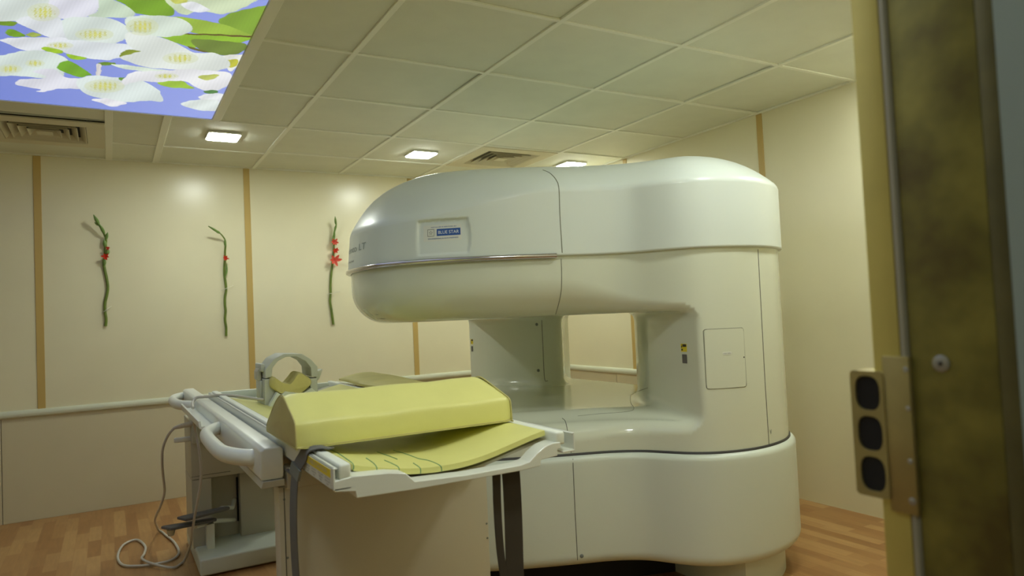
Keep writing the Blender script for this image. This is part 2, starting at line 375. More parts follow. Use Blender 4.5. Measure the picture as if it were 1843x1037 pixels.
# ------------------------------------------------------------------ backlit blossom panel
def poly_mask(px, py, poly):
    P = np.array(poly, float); ins = np.zeros(px.shape, bool); n = len(P); j = n-1
    for i in range(n):
        xi, yi = P[i]; xj, yj = P[j]
        cnd = ((yi > py) != (yj > py)) & (px < (xj-xi)*(py-yi)/(yj-yi+1e-12)+xi)
        ins ^= cnd; j = i
    return ins
def smooth_poly(p): return [(v.x, v.y) for v in catmull([(a, b, 0) for a, b in p], 4, True)]
art = [
 ((.27,.48,.05), [(200,-8),(300,-8),(313,17),(308,28),(265,27),(240,22),(225,8)]),
 ((.72,.82,.60), [(305,-8),(458,-8),(440,12),(400,25),(360,20),(335,27),(315,18)]),
 ((.88,.91,.95), [(325,8),(345,2),(372,14),(378,20),(350,22)]),
 ((.66,.70,.20), [(303,-6),(330,-6),(336,3),(315,6)]),
 ((.30,.48,.07), [(393,40),(405,28),(425,20),(480,9),(480,16),(458,62),(430,58)]),
 ((.42,.60,.10), [(308,30),(350,34),(395,42),(430,54),(452,63),(440,66),(390,64),(345,58),(335,50),(330,40)]),
 ((.36,.60,.06), [(283,63),(345,60),(452,65),(448,72),(425,78),(400,78),(360,80),(348,87),(320,78),(300,70)]),
 ((.17,.10,.03), [(338,60),(400,62.5),(454,64),(454,66.5),(400,65),(338,62)]),
 ((.22,.32,.07), [(345,72),(380,72),(440,78),(442,90),(425,98),(400,100),(370,93),(352,84)]),
 ((.20,.18,.04), [(340,84),(372,92),(366,93),(345,89)]),
 ((.88,.90,.86), [(392,102),(440,98),(442,104),(418,128),(408,122),(404,108)]),
 ((.62,.62,.08), [(407,109),(428,107),(424,119),(412,121)]),
 ((.78,.85,.82), [(-30,-8),(92,-8),(95,20),(110,35),(60,46),(30,38),(-30,38)]),
 ((.83,.84,.93), [(88,8),(100,-8),(172,-8),(178,12),(168,24),(150,31),(115,34),(95,25)]),
 ((.68,.80,.66), [(178,-6),(205,0),(230,12),(242,22),(241,28),(225,32),(190,32),(158,30),(176,18)]),
 ((.24,.40,.05), [(-10,38),(30,40),(24,47),(-10,44)]),
 ((.82,.86,.90), [(28,38),(62,28),(108,34),(124,60),(122,72),(86,66),(62,55)]),
 ((.78,.86,.83), [(112,36),(150,30),(190,32),(220,42),(234,56),(228,68),(200,82),(160,86),(125,75)]),
 ((.76,.85,.77), [(228,32),(265,27),(310,30),(335,38),(346,50),(335,60),(310,65),(280,66),(240,58),(226,45)]),
 ((.83,.86,.91), [(0,72),(35,67),(80,67),(122,70),(108,88),(60,92),(35,88),(15,79)]),
 ((.24,.45,.05), [(10,58),(22,53),(45,63),(40,66),(18,65)]),
 ((.45,.55,.15), [(45,62),(60,58),(75,63),(60,66)]),
 ((.82,.87,.91), [(88,80),(125,72),(200,78),(262,84),(245,98),(215,103),(190,108),(150,104),(118,95)]),
 ((.44,.66,.06), [(75,88),(88,85),(112,91),(108,96),(93,95)]),
 ((.42,.66,.06), [(118,96),(140,101),(157,105),(150,108),(128,106)]),
 ((.77,.86,.83), [(10,98),(40,92),(80,92),(105,98),(122,108),(120,122),(110,138),(75,141),(30,136),(-20,134),(-20,104)]),
 ((.24,.50,.05), [(103,123),(122,109),(162,132),(158,136),(140,138)]),
 ((.20,.36,.05), [(178,112),(205,112),(203,117),(178,116)]),
 ((.80,.78,.78), [(173,116),(181,116),(181,137),(174,137)]),
 ((.84,.85,.93), [(28,149),(38,143),(72,142),(84,138),(58,128),(95,124),(116,138),(145,142),(152,150),(145,160),(105,160),(80,165),(64,164),(72,160),(35,155)]),
 ((.79,.87,.86), [(138,144),(165,136),(190,138),(240,142),(262,148),(287,163),(289,169),(293,182),(262,182),(230,184),(198,180),(165,173),(145,162)]),
 ((.90,.90,.96), [(165,180),(195,178),(228,185),(215,190),(200,192),(184,186)]),
 ((.83,.88,.85), [(228,58),(262,62),(305,72),(332,86),(352,95),(385,95),(412,110),(408,122),(370,130),(330,127),(300,124),(258,120),(232,111),(215,102),(240,90),(228,78)]),
 ((.32,.40,.05), [(214,101),(226,90),(252,91),(240,95),(222,100)]),
 ((.78,.88,.78), [(200,115),(240,119),(300,126),(318,130),(260,128),(222,124)]),
 ((.20,.42,.08), [(214,140),(232,139),(226,144),(216,144)]),
 ((.90,.91,.95), [(230,134),(250,128),(300,127),(345,125),(408,130),(418,142),(402,158),(378,164),(352,157),(332,146),(290,149),(255,146),(235,150),(214,153)]),
 ((.42,.64,.08), [(284,149),(325,145),(340,154),(350,160),(305,157)]),
 ((.60,.66,.20), [(355,137),(380,134),(396,136),(378,145),(365,143)]),
 ((.10,.30,.10), [(366,163),(388,162),(392,168),(372,168)]),
 ((.88,.91,.95), [(357,175),(372,169),(404,170),(396,183),(370,182)]),
 ((.82,.89,.88), [(326,188),(345,181),(392,181),(388,200),(348,196)]),
]
cents = [(170,62,26,8),(325,105,24,8),(256,48,22,12),(188,155,27,9),(18,124,16,6),(63,114,13,5),(108,82,18,5),(300,137,16,4),(78,22,22,12)]
X = np.r_[np.linspace(LBX0, -.76, 50), np.linspace(-.75, LBX1-.003, 400)]; Y = np.r_[np.linspace(LBY0, 2.28, 120), np.linspace(2.29, LBY1, 560)]; nxp, nyp = len(X), len(Y)
XX, YY = np.meshgrid(X, Y, indexing='ij')
zf = HC-.001
W3 = np.stack([XX, YY, np.full_like(XX, zf-CZ)], -1)
dx, dy, dz = [W3 @ np.array(v) for v in (Rv, Uv, Fv)]
okp = dz > .3
PX = np.where(okp, 921.5+FPX*dx/np.where(okp, dz, 1), -9999); PY = np.where(okp, 518.5-FPX*dy/np.where(okp, dz, 1), -9999)
col = np.zeros((*XX.shape, 3)); u = np.clip((XX+.9)/1.3, 0, 1)[..., None]
col[:] = (1-u)*np.array([.13, .20, .66])+u*np.array([.30, .38, .90])
wob = 2.0*np.sin(XX*37+YY*21)+1.3*np.sin(XX*91-YY*63)
for c, p in art:
    m_ = poly_mask(PX+wob*.4, PY+wob*.3, smooth_poly(p)); P_ = np.array(p)
    ctr = P_.mean(0); sz = np.ptp(P_, axis=0)+1
    sh = 1+.10*np.sin((PX-ctr[0])/sz[0]*7+(PY-ctr[1])/sz[1]*5)+.03*np.sin(PX*.9+PY*.4)
    col[m_] = (np.array(c)**1.25)*sh[m_][:, None]
for a, b, ra, rb in cents:
    e = ((PX-a)/ra)**2+((PY-b)/rb)**2
    nz = np.sin(PX*1.7+PY*.6)*np.sin(PY*2.3-PX*.5)+.5*np.sin(PX*.7+1)
    m_ = (e < 1) & (nz > -.25+e*1.0); col[m_] = np.array([.62, .62, .10])*(1.15-.3*e[m_][:, None])
    m2 = (e < 1.8) & ~m_; col[m2] = col[m2]*.55+np.array([.70, .76, .42])*.45
# more blossoms where the panel runs on outside the photo
off = (PY < -10) | (PX < -35)
for i in range(70):
    cxx, cyy, rr = random.uniform(LBX0, LBX1), random.uniform(LBY0, LBY1), random.uniform(.12, .24)
    th = np.arctan2(YY-cyy, XX-cxx); rd = np.hypot(XX-cxx, YY-cyy)
    if i % 3 == 0:
        m_ = off & (rd < rr*.9*np.abs(np.cos(th+i))**1.5); col[m_] = (.22, .42, .05)
    m_ = off & (rd < rr*(.62+.38*np.abs(np.cos(2*th+i)))); col[m_] = (.70, .78, .80)
    m_ = off & (rd < rr*.2); col[m_] = (.6, .6, .12)
idx = np.arange(nxp*nyp).reshape(nxp, nyp)
F4 = np.stack([idx[:-1, :-1], idx[:-1, 1:], idx[1:, 1:], idx[1:, :-1]], -1).reshape(-1, 4)
V3 = np.stack([XX, YY, np.full_like(XX, zf)], -1).reshape(-1, 3)
def np_mesh(name, V, F, normals=None):
    me = bpy.data.meshes.new(name); V = np.asarray(V, np.float32); F = np.asarray(F, np.int32); k_ = F.shape[1]
    me.vertices.add(len(V)); me.vertices.foreach_set('co', V.ravel())
    me.loops.add(F.size); me.loops.foreach_set('vertex_index', F.ravel())
    me.polygons.add(len(F)); me.polygons.foreach_set('loop_start', np.arange(0, F.size, k_, dtype=np.int32))
    me.polygons.foreach_set('loop_total', np.full(len(F), k_, np.int32))
    me.update(calc_edges=True); me.validate(); me.shade_smooth()
    if normals is not None: me.normals_split_custom_set_from_vertices([tuple(map(float, n)) for n in normals])
    return me
me = np_mesh('printed_film', V3, F4)
ca = me.color_attributes.new('print', 'FLOAT_COLOR', 'POINT')
ca.data.foreach_set('color', np.concatenate([np.clip(col.reshape(-1, 3), 0, 1), np.ones((nxp*nyp, 1))], 1).astype(np.float32).ravel())
fm = bpy.data.materials.new('backlit_print'); fm.use_nodes = True; nt = fm.node_tree; b = nt.nodes['Principled BSDF']
at_ = nt.nodes.new('ShaderNodeVertexColor'); at_.layer_name = 'print'
b.inputs['Base Color'].default_value = (.05, .05, .05, 1); b.inputs['Roughness'].default_value = .4
nt.links.new(at_.outputs['Color'], b.inputs['Emission Color']); b.inputs['Emission Strength'].default_value = .38
FILM = b
lp = thing('ceiling_picture_light', 'backlit ceiling panel printed with white blossoms, green leaves and blue sky', 'light panel', (-.43, 2.4, HC))
film = link('printed_film', me, fm, lp)
bm = bmesh.new()
for a in ((LBX1, .527, LBY0-.03, LBY1+.002), (LBX0-.04, LBX0, LBY0-.03, LBY1+.002), (LBX0, LBX1, LBY0-.03, LBY0), (LBX0, .527, LBY1, LBY1+.008)):
    add_box(bm, *a, HC-.006, HC+.012, .0012, 1)
bm_obj('panel_frame', bm, M['grid'], lp)
box('light_box', LBX0, LBX1, LBY0, LBY1, HC+.001, HC+.05, M['ventw'], lp)

# ------------------------------------------------------------------ scanner outline
YS = 2.86
half = [(.905,2.86),(.917,2.70),(.960,2.575),(1.045,2.455),(1.185,2.350),(1.345,2.270),(1.50,2.205),(1.64,2.148),(1.735,2.08),(1.788,2.00),
        (1.840,1.928),(1.92,1.866),(2.04,1.830),(2.16,1.830),(2.30,1.868),(2.43,1.950),(2.52,2.06),(2.575,2.22),(2.59,2.5),(2.59,2.86)]
full = half+[(x, 2*YS-y) for x, y in half[-2:0:-1]]
cc = np.array([(v.x, v.y) for v in catmull([(a, b, 0) for a, b in full], 24, True)])
def resample(P, step):
    Q = np.vstack([P, P[:1]]); s = np.r_[0, np.cumsum(np.hypot(*np.diff(Q, axis=0).T))]
    n = int(s[-1]/step); t = np.linspace(0, s[-1], n, endpoint=False)
    return np.stack([np.interp(t, s, Q[:, 0]), np.interp(t, s, Q[:, 1])], 1)
OUT = resample(cc, .006)
for _ in range(20): OUT = OUT*.5+(np.roll(OUT, 1, 0)+np.roll(OUT, -1, 0))*.25
def normals2(P):
    t = np.roll(P, -1, 0)-np.roll(P, 1, 0); t /= np.linalg.norm(t, axis=1)[:, None]
    return np.stack([t[:, 1], -t[:, 0]], 1)
area = .5*np.sum(OUT[:, 0]*np.roll(OUT[:, 1], -1)-np.roll(OUT[:, 0], -1)*OUT[:, 1])
if area < 0: OUT = OUT[::-1].copy()
OUT = np.roll(OUT, -int(((OUT-np.array([2.59, 2.86]))**2).sum(1).argmin()), 0)
ON = normals2(OUT)
for _ in range(10): ON = ON*.5+(np.roll(ON, 1, 0)+np.roll(ON, -1, 0))*.25
ON /= np.linalg.norm(ON, axis=1)[:, None]
OC = OUT[::3]; OCN = ON[::3]

class D:                                   # value with gradient
    __slots__ = ('v', 'g')
    def __init__(s, v, g): s.v = v; s.g = g
    def __add__(s, c): return D(s.v+c, s.g)
    def neg(s): return D(-s.v, -s.g)
def dmax(a, b):
    m_ = a.v >= b.v; return D(np.where(m_, a.v, b.v), np.where(m_[:, None], a.g, b.g))
def dmin(a, b): return dmax(a.neg(), b.neg()).neg()
def smin(a, b, k):
    h = np.clip(.5+.5*(b.v-a.v)/k, 0, 1)
    return D(b.v*(1-h)+a.v*h-k*h*(1-h), b.g*(1-h)[:, None]+a.g*h[:, None])
def smax(a, b, k): return smin(a.neg(), b.neg(), k).neg()
def rmax(a, b, r):                         # rounded intersection, radius r
    x = np.maximum(a.v+r, 0); y = np.maximum(b.v+r, 0); L = np.sqrt(x*x+y*y)
    inn = np.maximum(a.v, b.v) <= -r
    both = L > 1e-9
    g = (a.g*x[:, None]+b.g*y[:, None])/np.maximum(L, 1e-9)[:, None]
    mm = a.v >= b.v
    v = np.where(both & ~inn, L-r, np.maximum(a.v, b.v)); g = np.where((both & ~inn)[:, None], g, np.where(mm[:, None], a.g, b.g))
    return D(v, g)
def sdf_curve(P, C_, N_):
    """signed distance to a closed smooth curve, chunked"""
    v = np.empty(len(P)); g = np.zeros((len(P), 3)); A = C_; B = np.roll(C_, -1, 0); AB = B-A; L2 = (AB**2).sum(1)
    NB = np.roll(N_, -1, 0)
    for s in range(0, len(P), 4000):
        p = P[s:s+4000, :2]
        j = ((p[:, None, :]-A[None])**2).sum(-1).argmin(1)
        best = None
        for jj in (j, (j-1) % len(A)):
            t = np.clip((((p-A[jj])*AB[jj]).sum(1))/L2[jj], 0, 1); q = A[jj]+AB[jj]*t[:, None]
            n = N_[jj]*(1-t)[:, None]+NB[jj]*t[:, None]; d2 = ((p-q)**2).sum(1)
            if best is None: best = [d2, q, n]
            else:
                m_ = d2 < best[0]; best = [np.where(m_, d2, best[0]), np.where(m_[:, None], q, best[1]), np.where(m_[:, None], n, best[2])]
        d2, q, n = best; n = n/np.linalg.norm(n, axis=1)[:, None]
        v[s:s+4000] = np.sqrt(d2)*np.sign(((p-q)*n).sum(1)+1e-12); g[s:s+4000, :2] = n
    return D(v, g)
def plane(P, ax, c, sgn):
    g = np.zeros((len(P), 3)); g[:, ax] = sgn; return D((P[:, ax]-c)*sgn, g)
postA = [(1.888,1.70),(1.888,1.85),(1.889,1.95),(1.903,2.09),(1.945,2.25),(2.01,2.39),(2.085,2.505),(2.13,2.535),(2.165,2.50),(2.27,2.34),(2.42,2.15),(2.60,2.00),(2.75,1.95),(2.75,1.70),(2.3,1.65)]
pa = np.array([(v.x, v.y) for v in catmull([(a, b, 0) for a, b in postA], 6, True)])
PA = resample(pa, .012); 
if .5*np.sum(PA[:, 0]*np.roll(PA[:, 1], -1)-np.roll(PA[:, 0], -1)*PA[:, 1]) < 0: PA = PA[::-1].copy()
PAN = normals2(PA)
ZD, ZG = .650, 1.066       # deck and gap ceiling
def scanner_sdf(P, pre=None):
    o = D(*pre[0]) if pre else sdf_curve(P, OC, OCN)+.014
    # upper slab, bowl edge under the free pole
    tb_ = np.clip((P[:, 0]-1.50)/.36, 0, 1); tb_ = tb_*tb_*(3-2*tb_)
    up = rmax(rmax(o, plane(P, 2, ZG, -1), .15-.115*tb_), plane(P, 2, 1.32, 1), .01)
    lo = rmax(o, plane(P, 2, ZD, 1), .070-.022*tb_); lo = dmax(lo, plane(P, 2, .525, -1))
    pst = D(*pre[1]) if pre else post_sdf(P, o)
    pst = dmax(dmax(pst, plane(P, 2, .526, -1)), plane(P, 2, 1.31, 1))
    # raised pole disc with a chamfer
    r_ = rmax(rmax(D((o.v+.115+(P[:, 2]-ZD))/1.4142, (o.g+np.array([0, 0, 1.0]))/1.4142), plane(P, 2, .680, 1), .035), plane(P, 2, .6, -1), .02)
    lo2 = smin(lo, r_, .055)
    body = smin(smin(lo2, pst, .045), up, .045)
    body = dmax(dmax(body, plane(P, 2, .525, -1)), plane(P, 2, 1.305, 1))
    return dmax(body, o)
def post_sdf(P, o):
    Q = P.copy(); Q[:, 1] = np.where(P[:, 1] > YS, 2*YS-P[:, 1], P[:, 1])
    pst = sdf_curve(Q, PA, PAN); fl = P[:, 1] > YS; pst.g = pst.g.copy(); pst.g[fl, 1] *= -1
    return smax(pst, o, .012)
def surface_nets(fn, lo, hi, h):
    n = [int(math.ceil((hi[i]-lo[i])/h))+1 for i in range(3)]
    ax = [lo[i]+h*np.arange(n[i]) for i in range(3)]
    gx_, gy_ = np.meshgrid(ax[0], ax[1], indexing='ij'); P2 = np.stack([gx_.ravel(), gy_.ravel(), np.zeros(gx_.size)], 1)
    o_ = sdf_curve(P2, OC, OCN)+.014; p_ = post_sdf(P2, o_); vals = np.zeros(n)
    for kz in range(n[2]):
        P2[:, 2] = ax[2][kz]; vals[:, :, kz] = fn(P2, ((o_.v, o_.g), (p_.v, p_.g))).v.reshape(n[0], n[1])
    ins = vals < 0
    cnt = np.zeros([a-1 for a in n]); acc = np.zeros([a-1 for a in n]+[3])
    for a in range(3):
        b, c = (a+1) % 3, (a+2) % 3
        sl0 = [slice(None)]*3; sl1 = [slice(None)]*3; sl0[a] = slice(0, -1); sl1[a] = slice(1, None)
        v0, v1 = vals[tuple(sl0)], vals[tuple(sl1)]; cr = (v0 < 0) != (v1 < 0)
        t = np.where(cr, v0/np.where(cr, v0-v1, 1), 0)
        for ob in (0, 1):
            for oc in (0, 1):
                s = [slice(None)]*3; s[b] = slice(ob, n[b]-1+ob); s[c] = slice(oc, n[c]-1+oc); s = tuple(s)
                cnt += cr[s]; acc[..., a] += np.where(cr[s], t[s], 0); acc[..., b] += cr[s]*ob; acc[..., c] += cr[s]*oc
    act = cnt > 0; ids = -np.ones(cnt.shape, int); ids[act] = np.arange(act.sum())
    cell = np.argwhere(act); Vv = np.array(lo)+h*(cell+acc[act]/cnt[act][:, None])
    quads = []
    for a in range(3):
        b, c = (a+1) % 3, (a+2) % 3
        sl0 = [slice(None)]*3; sl1 = [slice(None)]*3; sl0[a] = slice(0, -1); sl1[a] = slice(1, None)
        i0, i1 = ins[tuple(sl0)], ins[tuple(sl1)]; e = np.argwhere(i0 != i1)
        e = e[(e[:, b] > 0) & (e[:, c] > 0) & (e[:, b] < n[b]-1) & (e[:, c] < n[c]-1)]
        if not len(e): continue
        o = []
        for db, dc in ((-1, -1), (0, -1), (0, 0), (-1, 0)):
            q = e.copy(); q[:, b] += db; q[:, c] += dc; o.append(ids[q[:, 0], q[:, 1], q[:, 2]])
        o = np.stack(o, 1); fl = i0[e[:, 0], e[:, 1], e[:, 2]]
        o[~fl] = o[~fl][:, ::-1]; quads.append(o)
    return Vv, np.concatenate(quads)
V, Q = surface_nets(scanner_sdf, (.86, 1.76, .512), (2.64, 3.96, 1.325), .0108)
for it in range(3):
    d = scanner_sdf(V); g2 = (d.g**2).sum(1); st = d.v/np.maximum(g2, .2)
    V = V-d.g*np.clip(st, -.008, .008)[:, None]*(.8 if it < 2 else 1)
d = scanner_sdf(V); NRM = d.g/np.maximum(np.linalg.norm(d.g, axis=1), 1e-6)[:, None]

mri = thing('mri_scanner', 'large cream open scanner with overhanging upper pole and wide gap', 'medical scanner', (1.8, 2.86, 0))
cen = V[Q].mean(1)
sel_pole = (cen[:, 2] > 1.0) & (cen[:, 0] < 1.485)
sel_rear = (cen[:, 1] > 3.0) & (cen[:, 2] > .70) & (cen[:, 2] < 1.04) & (cen[:, 0] > 1.7)
def sub(name, selm, m):
    q = Q[selm]; u_, inv = np.unique(q, return_inverse=True); q = inv.reshape(q.shape)
    me_ = np_mesh(name, V[u_], q, NRM[u_]); return link(name, me_, m, mri)
mid1 = sub('upper_pole_cover', sel_pole, M['cover'])
mid2 = sub('rear_post_cover', sel_rear, M['cover'])
mid3 = sub('gantry_cover', ~(sel_pole | sel_rear), M['cover'])

# --- top cover : side wall by loft, top by height field
def zc(x):
    t = np.clip((x-.905)/(1.50-.905), 0, 1); t = t*t*(3-2*t); return 1.462+.093*t
def side_loft(name, rows, m, recess=None):
    """rows: list of (z or callable, inset)"""
    n = len(OUT); Vs = []
    for z, ins in rows:
        zz = z(OUT) if callable(z) else np.full(n, z); ii = ins(OUT) if callable(ins) else ins
        P = OUT-ON*(ii[:, None] if hasattr(ii, '__len__') else ii); Vs.append(np.column_stack([P, zz]))
    return Vs
rows = []; Z0 = 1.296
nz = 44
taper = lambda f: (lambda P: .014*f*np.clip((1.35-P[:, 0])/.4, 0, 1))
rows.append((Z0, .016)); rows.append((Z0, .004)); rows.append((Z0+.003, .0))
for i in range(1, nz+1):
    f = i/nz; rows.append(((lambda f: (lambda P: Z0+.003+(zc(P[:, 0])-.010-Z0-.003)*f))(f), taper(f)))
L = side_loft('c', rows, None)
# recess for the badge
def s_of(px, py, z):
    q = at(px, py, 2, z); d_ = ((OUT-np.array([q.x, q.y]))**2).sum(1); return d_.argmin()
def s_ray(px, py):   # first outline point hit by the vertical plane of this pixel ray
    d_ = ray(px, py); dd = np.array([d_.x, d_.y]); dd /= np.linalg.norm(dd)
    side = OUT @ np.array([-dd[1], dd[0]]); along = OUT @ dd
    cr = np.where((side[:-1] < 0) != (side[1:] < 0))[0]
    return cr[along[cr].argmin()] if len(cr) else np.abs(side).argmin()
arc = np.arange(len(OUT))*.006
sL, sR = arc[s_ray(752, 425)], arc[s_ray(841, 420)]
for Vr in L[3:]:
    a = (arc-min(sL, sR))/abs(sR-sL); zz = Vr[:, 2]
    bow = .07*(1-((zz-1.385)/.075)**2)
    hl = (a+bow*.3)*abs(sR-sL); hr = (1+bow-a)*abs(sR-sL); zt = 1.456-zz; zb_ = zz-1.318
    ed = np.minimum(np.minimum(hl, hr), np.minimum(zt, zb_))
    k_ = np.clip(ed/.0065, 0, 1); k_ = k_*k_*(3-2*k_)
    dep = k_*(.004+.008*np.clip((zz-1.318)/.13, 0, 1))
    Vr[:, :2] -= ON*dep[:, None]
n = len(OUT); VS = np.concatenate(L); FS = []
for r_ in range(len(L)-1):
    i = np.arange(n); j = (i+1) % n
    FS.append(np.stack([r_*n+i, r_*n+j, (r_+1)*n+j, (r_+1)*n+i], 1))
FS = np.concatenate(FS)
# top cap
def top_pts():
    pts = []; levels = [0, .004, .009, .016, .026, .040, .058, .080, .105, .135]
    base = taper(1)(OUT)
    for li, dd in enumerate(levels):
        P = OUT-ON*(base+dd)[:, None]
        if li == 0: pts.append(P); continue
        P = P[(li % 2)::(2 if dd < .02 else 4)]
        dv = sdf_curve(np.column_stack([P, np.zeros(len(P))]), OC, OCN).v
        bb = .014*np.clip((1.35-P[:, 0])/.4, 0, 1)
        P = P[np.abs(-dv-(bb+dd)) < .003]; pts.append(P)
    gxs, gys = np.meshgrid(np.arange(.92, 2.6, .024), np.arange(1.84, 3.9, .024), indexing='ij')
    gP = np.stack([gxs.ravel(), gys.ravel()], 1); gP[:, 0] += (np.arange(len(gP)) % 2)*.006
    dv = sdf_curve(np.column_stack([gP, np.zeros(len(gP))]), OC, OCN).v
    pts.append(gP[dv < -.158]); return pts
tp = top_pts(); allp = np.concatenate(tp); nb = len(tp[0])
def htop(P):
    dv = -sdf_curve(np.column_stack([P, np.zeros(len(P))]), OC, OCN).v
    dv = dv-.014*np.clip((1.35-P[:, 0])/.4, 0, 1)
    tx = np.clip((P[:, 0]-.95)/.75, 0, 1); tx = tx*tx*(3-2*tx)
    DD = .38*(1-tx)+.27*tx; t = np.clip(dv/DD, 0, 1)
    zt = 1.690
    z0 = zc(P[:, 0]); z = z0+(zt-z0)*(1-(1-t)**(3.0-tx))
    e = np.clip(dv/.008, 0, 1); z -= .010*(1-e)**2      # soft crease
    return z
res = delaunay_2d_cdt([Vector(p) for p in allp], [], [list(range(nb))], 1, 1e-6)
tv = np.array([(v.x, v.y) for v in res[0]]); tf = np.array([f for f in res[2] if len(f) == 3])
tz = htop(tv)
if np.allclose(tv[:nb], tp[0], atol=1e-5): tz[:nb] = L[-1][:, 2]
tf_c = np.column_stack([tv, tz])
a_ = tv[tf]; ar = (a_[:, 1, 0]-a_[:, 0, 0])*(a_[:, 2, 1]-a_[:, 0, 1])-(a_[:, 2, 0]-a_[:, 0, 0])*(a_[:, 1, 1]-a_[:, 0, 1])
tf[ar < 0] = tf[ar < 0][:, ::-1]; tf = tf[np.abs(ar) > 1e-9]
def tri_join(VA, FA, VB, FB):
    bm = bmesh.new(); me_ = bpy.data.meshes.new('t'); me_.from_pydata(VA.tolist(), [], FA.tolist()); bm.from_mesh(me_)
    me_.clear_geometry(); me_.from_pydata(VB.tolist(), [], FB.tolist()); bm.from_mesh(me_); bpy.data.meshes.remove(me_)
    bmesh.ops.remove_doubles(bm, verts=bm.verts, dist=.0012); return bm
cb = tri_join(VS, FS, tf_c, tf)
XCUT = 1.487
def cut(bm, keep_left):
    b = bm.copy()
    bmesh.ops.bisect_plane(b, geom=b.verts[:]+b.edges[:]+b.faces[:], plane_co=(XCUT, 0, 0), plane_no=(1, 0, 0), clear_outer=keep_left, clear_inner=not keep_left)
    return b
nose = bm_obj('nose_cover', cut(cb, True), M['cover_top'], mri, sharp=60)
topc = bm_obj('top_cover', cut(cb, False), M['cover_top'], mri, sharp=60); cb.free()

# --- base bumper
def loft_closed(rows_, sel=None, capb=True):
    Ls = side_loft('', rows_, None); n_ = len(OUT); Vx = np.concatenate(Ls); Fx = []
    for r_ in range(len(Ls)-1):
        i = np.arange(n_); j = (i+1) % n_
        Fx.append(np.stack([r_*n_+i, r_*n_+j, (r_+1)*n_+j, (r_+1)*n_+i], 1))
    bm = bmesh.new(); me_ = bpy.data.meshes.new('t'); me_.from_pydata(Vx.tolist(), [], np.concatenate(Fx).tolist()); bm.from_mesh(me_); bpy.data.meshes.remove(me_)
    return bm
rr = []
for i in range(7):
    a = math.pi/2*i/6; rr.append((.125+.035*(1-math.sin(a)) if False else .125+.040*(1-math.cos(a)), .040*(1-math.sin(a))))
rr.insert(0, (.125, .10))
for i in range(8): rr.append((.175+i*.045, .0))
for i in range(7):
    a = math.pi/2*i/6; rr.append((.512+.024*math.sin(a), .024*(1-math.cos(a))))
rr.append((.536, .06))
rr = [(z_, i_-.010) for z_, i_ in rr]
XB = 1.502
bb_ = loft_closed(rr)
def cutx(bm, x, left):
    b = bm.copy(); bmesh.ops.bisect_plane(b, geom=b.verts[:]+b.edges[:]+b.faces[:], plane_co=(x, 0, 0), plane_no=(1, 0, 0), clear_outer=left, clear_inner=not left); return b
bl_ = bm_obj('base_cover', cutx(bb_, XB, True), M['bumper'], mri, sharp=60)
br_ = bm_obj('base_cover', cutx(bb_, XB, False), M['bumper'], mri, sharp=60); bb_.free()
bm_obj('gap_shade', loft_closed([(.530, .009), (.5425, .009), (.544, .011), (.544, .03)]), M['gap_shade'], mri, sharp=60)  # dark ring stands in for the shade of the recess above the bumper
# foot: plinths under the posts, black block standing in for the shaded void between them
def inset_poly(cond, ins, step=6):
    return [(p[0]-q[0]*ins, p[1]-q[1]*ins) for p, q in zip(OUT[::step], ON[::step]) if cond(p)]
footA = [v for v in inset_poly(lambda p: p[1] < 2.2 and p[0] > 2.02, .055, 4)]
footA = [(1.985, 2.02)] + footA + [(2.52, 2.7), (2.05, 2.7), (1.985, 2.6)]
prism('base_plinth', footA, 2, 0, .15, M['bumper'], mri, sharp=40)
prism('base_plinth', [(x, 2*YS-y) for x, y in footA], 2, 0, .15, M['bumper'], mri, sharp=40)
prism('base_shade', [(1.15, 2.5), (1.55, 2.34), (2.0, 2.2), (2.0, 3.52), (1.55, 3.38), (1.15, 3.22)], 2, 0, .15, M['black'], mri)
# underside closing sheet
prism('base_pan', [(p[0]-q[0]*.09, p[1]-q[1]*.09) for p, q in zip(OUT[::8], ON[::8])], 2, .125, .130, M['gap_shade'], mri)

# chrome trim along the nose
cs = [i for i in range(len(OUT)) if OUT[i, 0] < XCUT-.004]
# order so the run is contiguous through the tip
brk = max(range(len(cs)), key=lambda i: (cs[i]-cs[i-1]) % len(OUT)); cs = cs[brk:]+cs[:brk]
bm = bmesh.new(); rings = []
prof = [(-.012, -.009), (.002, -.009), (.007, -.006), (.009, 0), (.008, .006), (.003, .009), (-.002, .0085)]
for i in cs[::2]:
    p, nrm = OUT[i], ON[i]; rings.append([bm.verts.new((p[0]+nrm[0]*a, p[1]+nrm[1]*a, 1.297+b_)) for a, b_ in prof])
for a, b_ in zip(rings, rings[1:]):
    for q in range(len(prof)-1): bm.faces.new((a[q], a[q+1], b_[q+1], b_[q]))
bm.faces.new(rings[0]); bm.faces.new(rings[-1][::-1])
bm_obj('chrome_trim', bm, M['chrome'], mri, sharp=70)

# ---- surface casting helper : details lie on the real surface
def bvh_of(objs):
    vs, fs = [], []
    for o in objs:
        b = len(vs); vs += [v.co.copy() for v in o.data.vertices]; fs += [[b+i for i in p.vertices] for p in o.data.polygons]
    return BVHTree.FromPolygons(vs, fs)
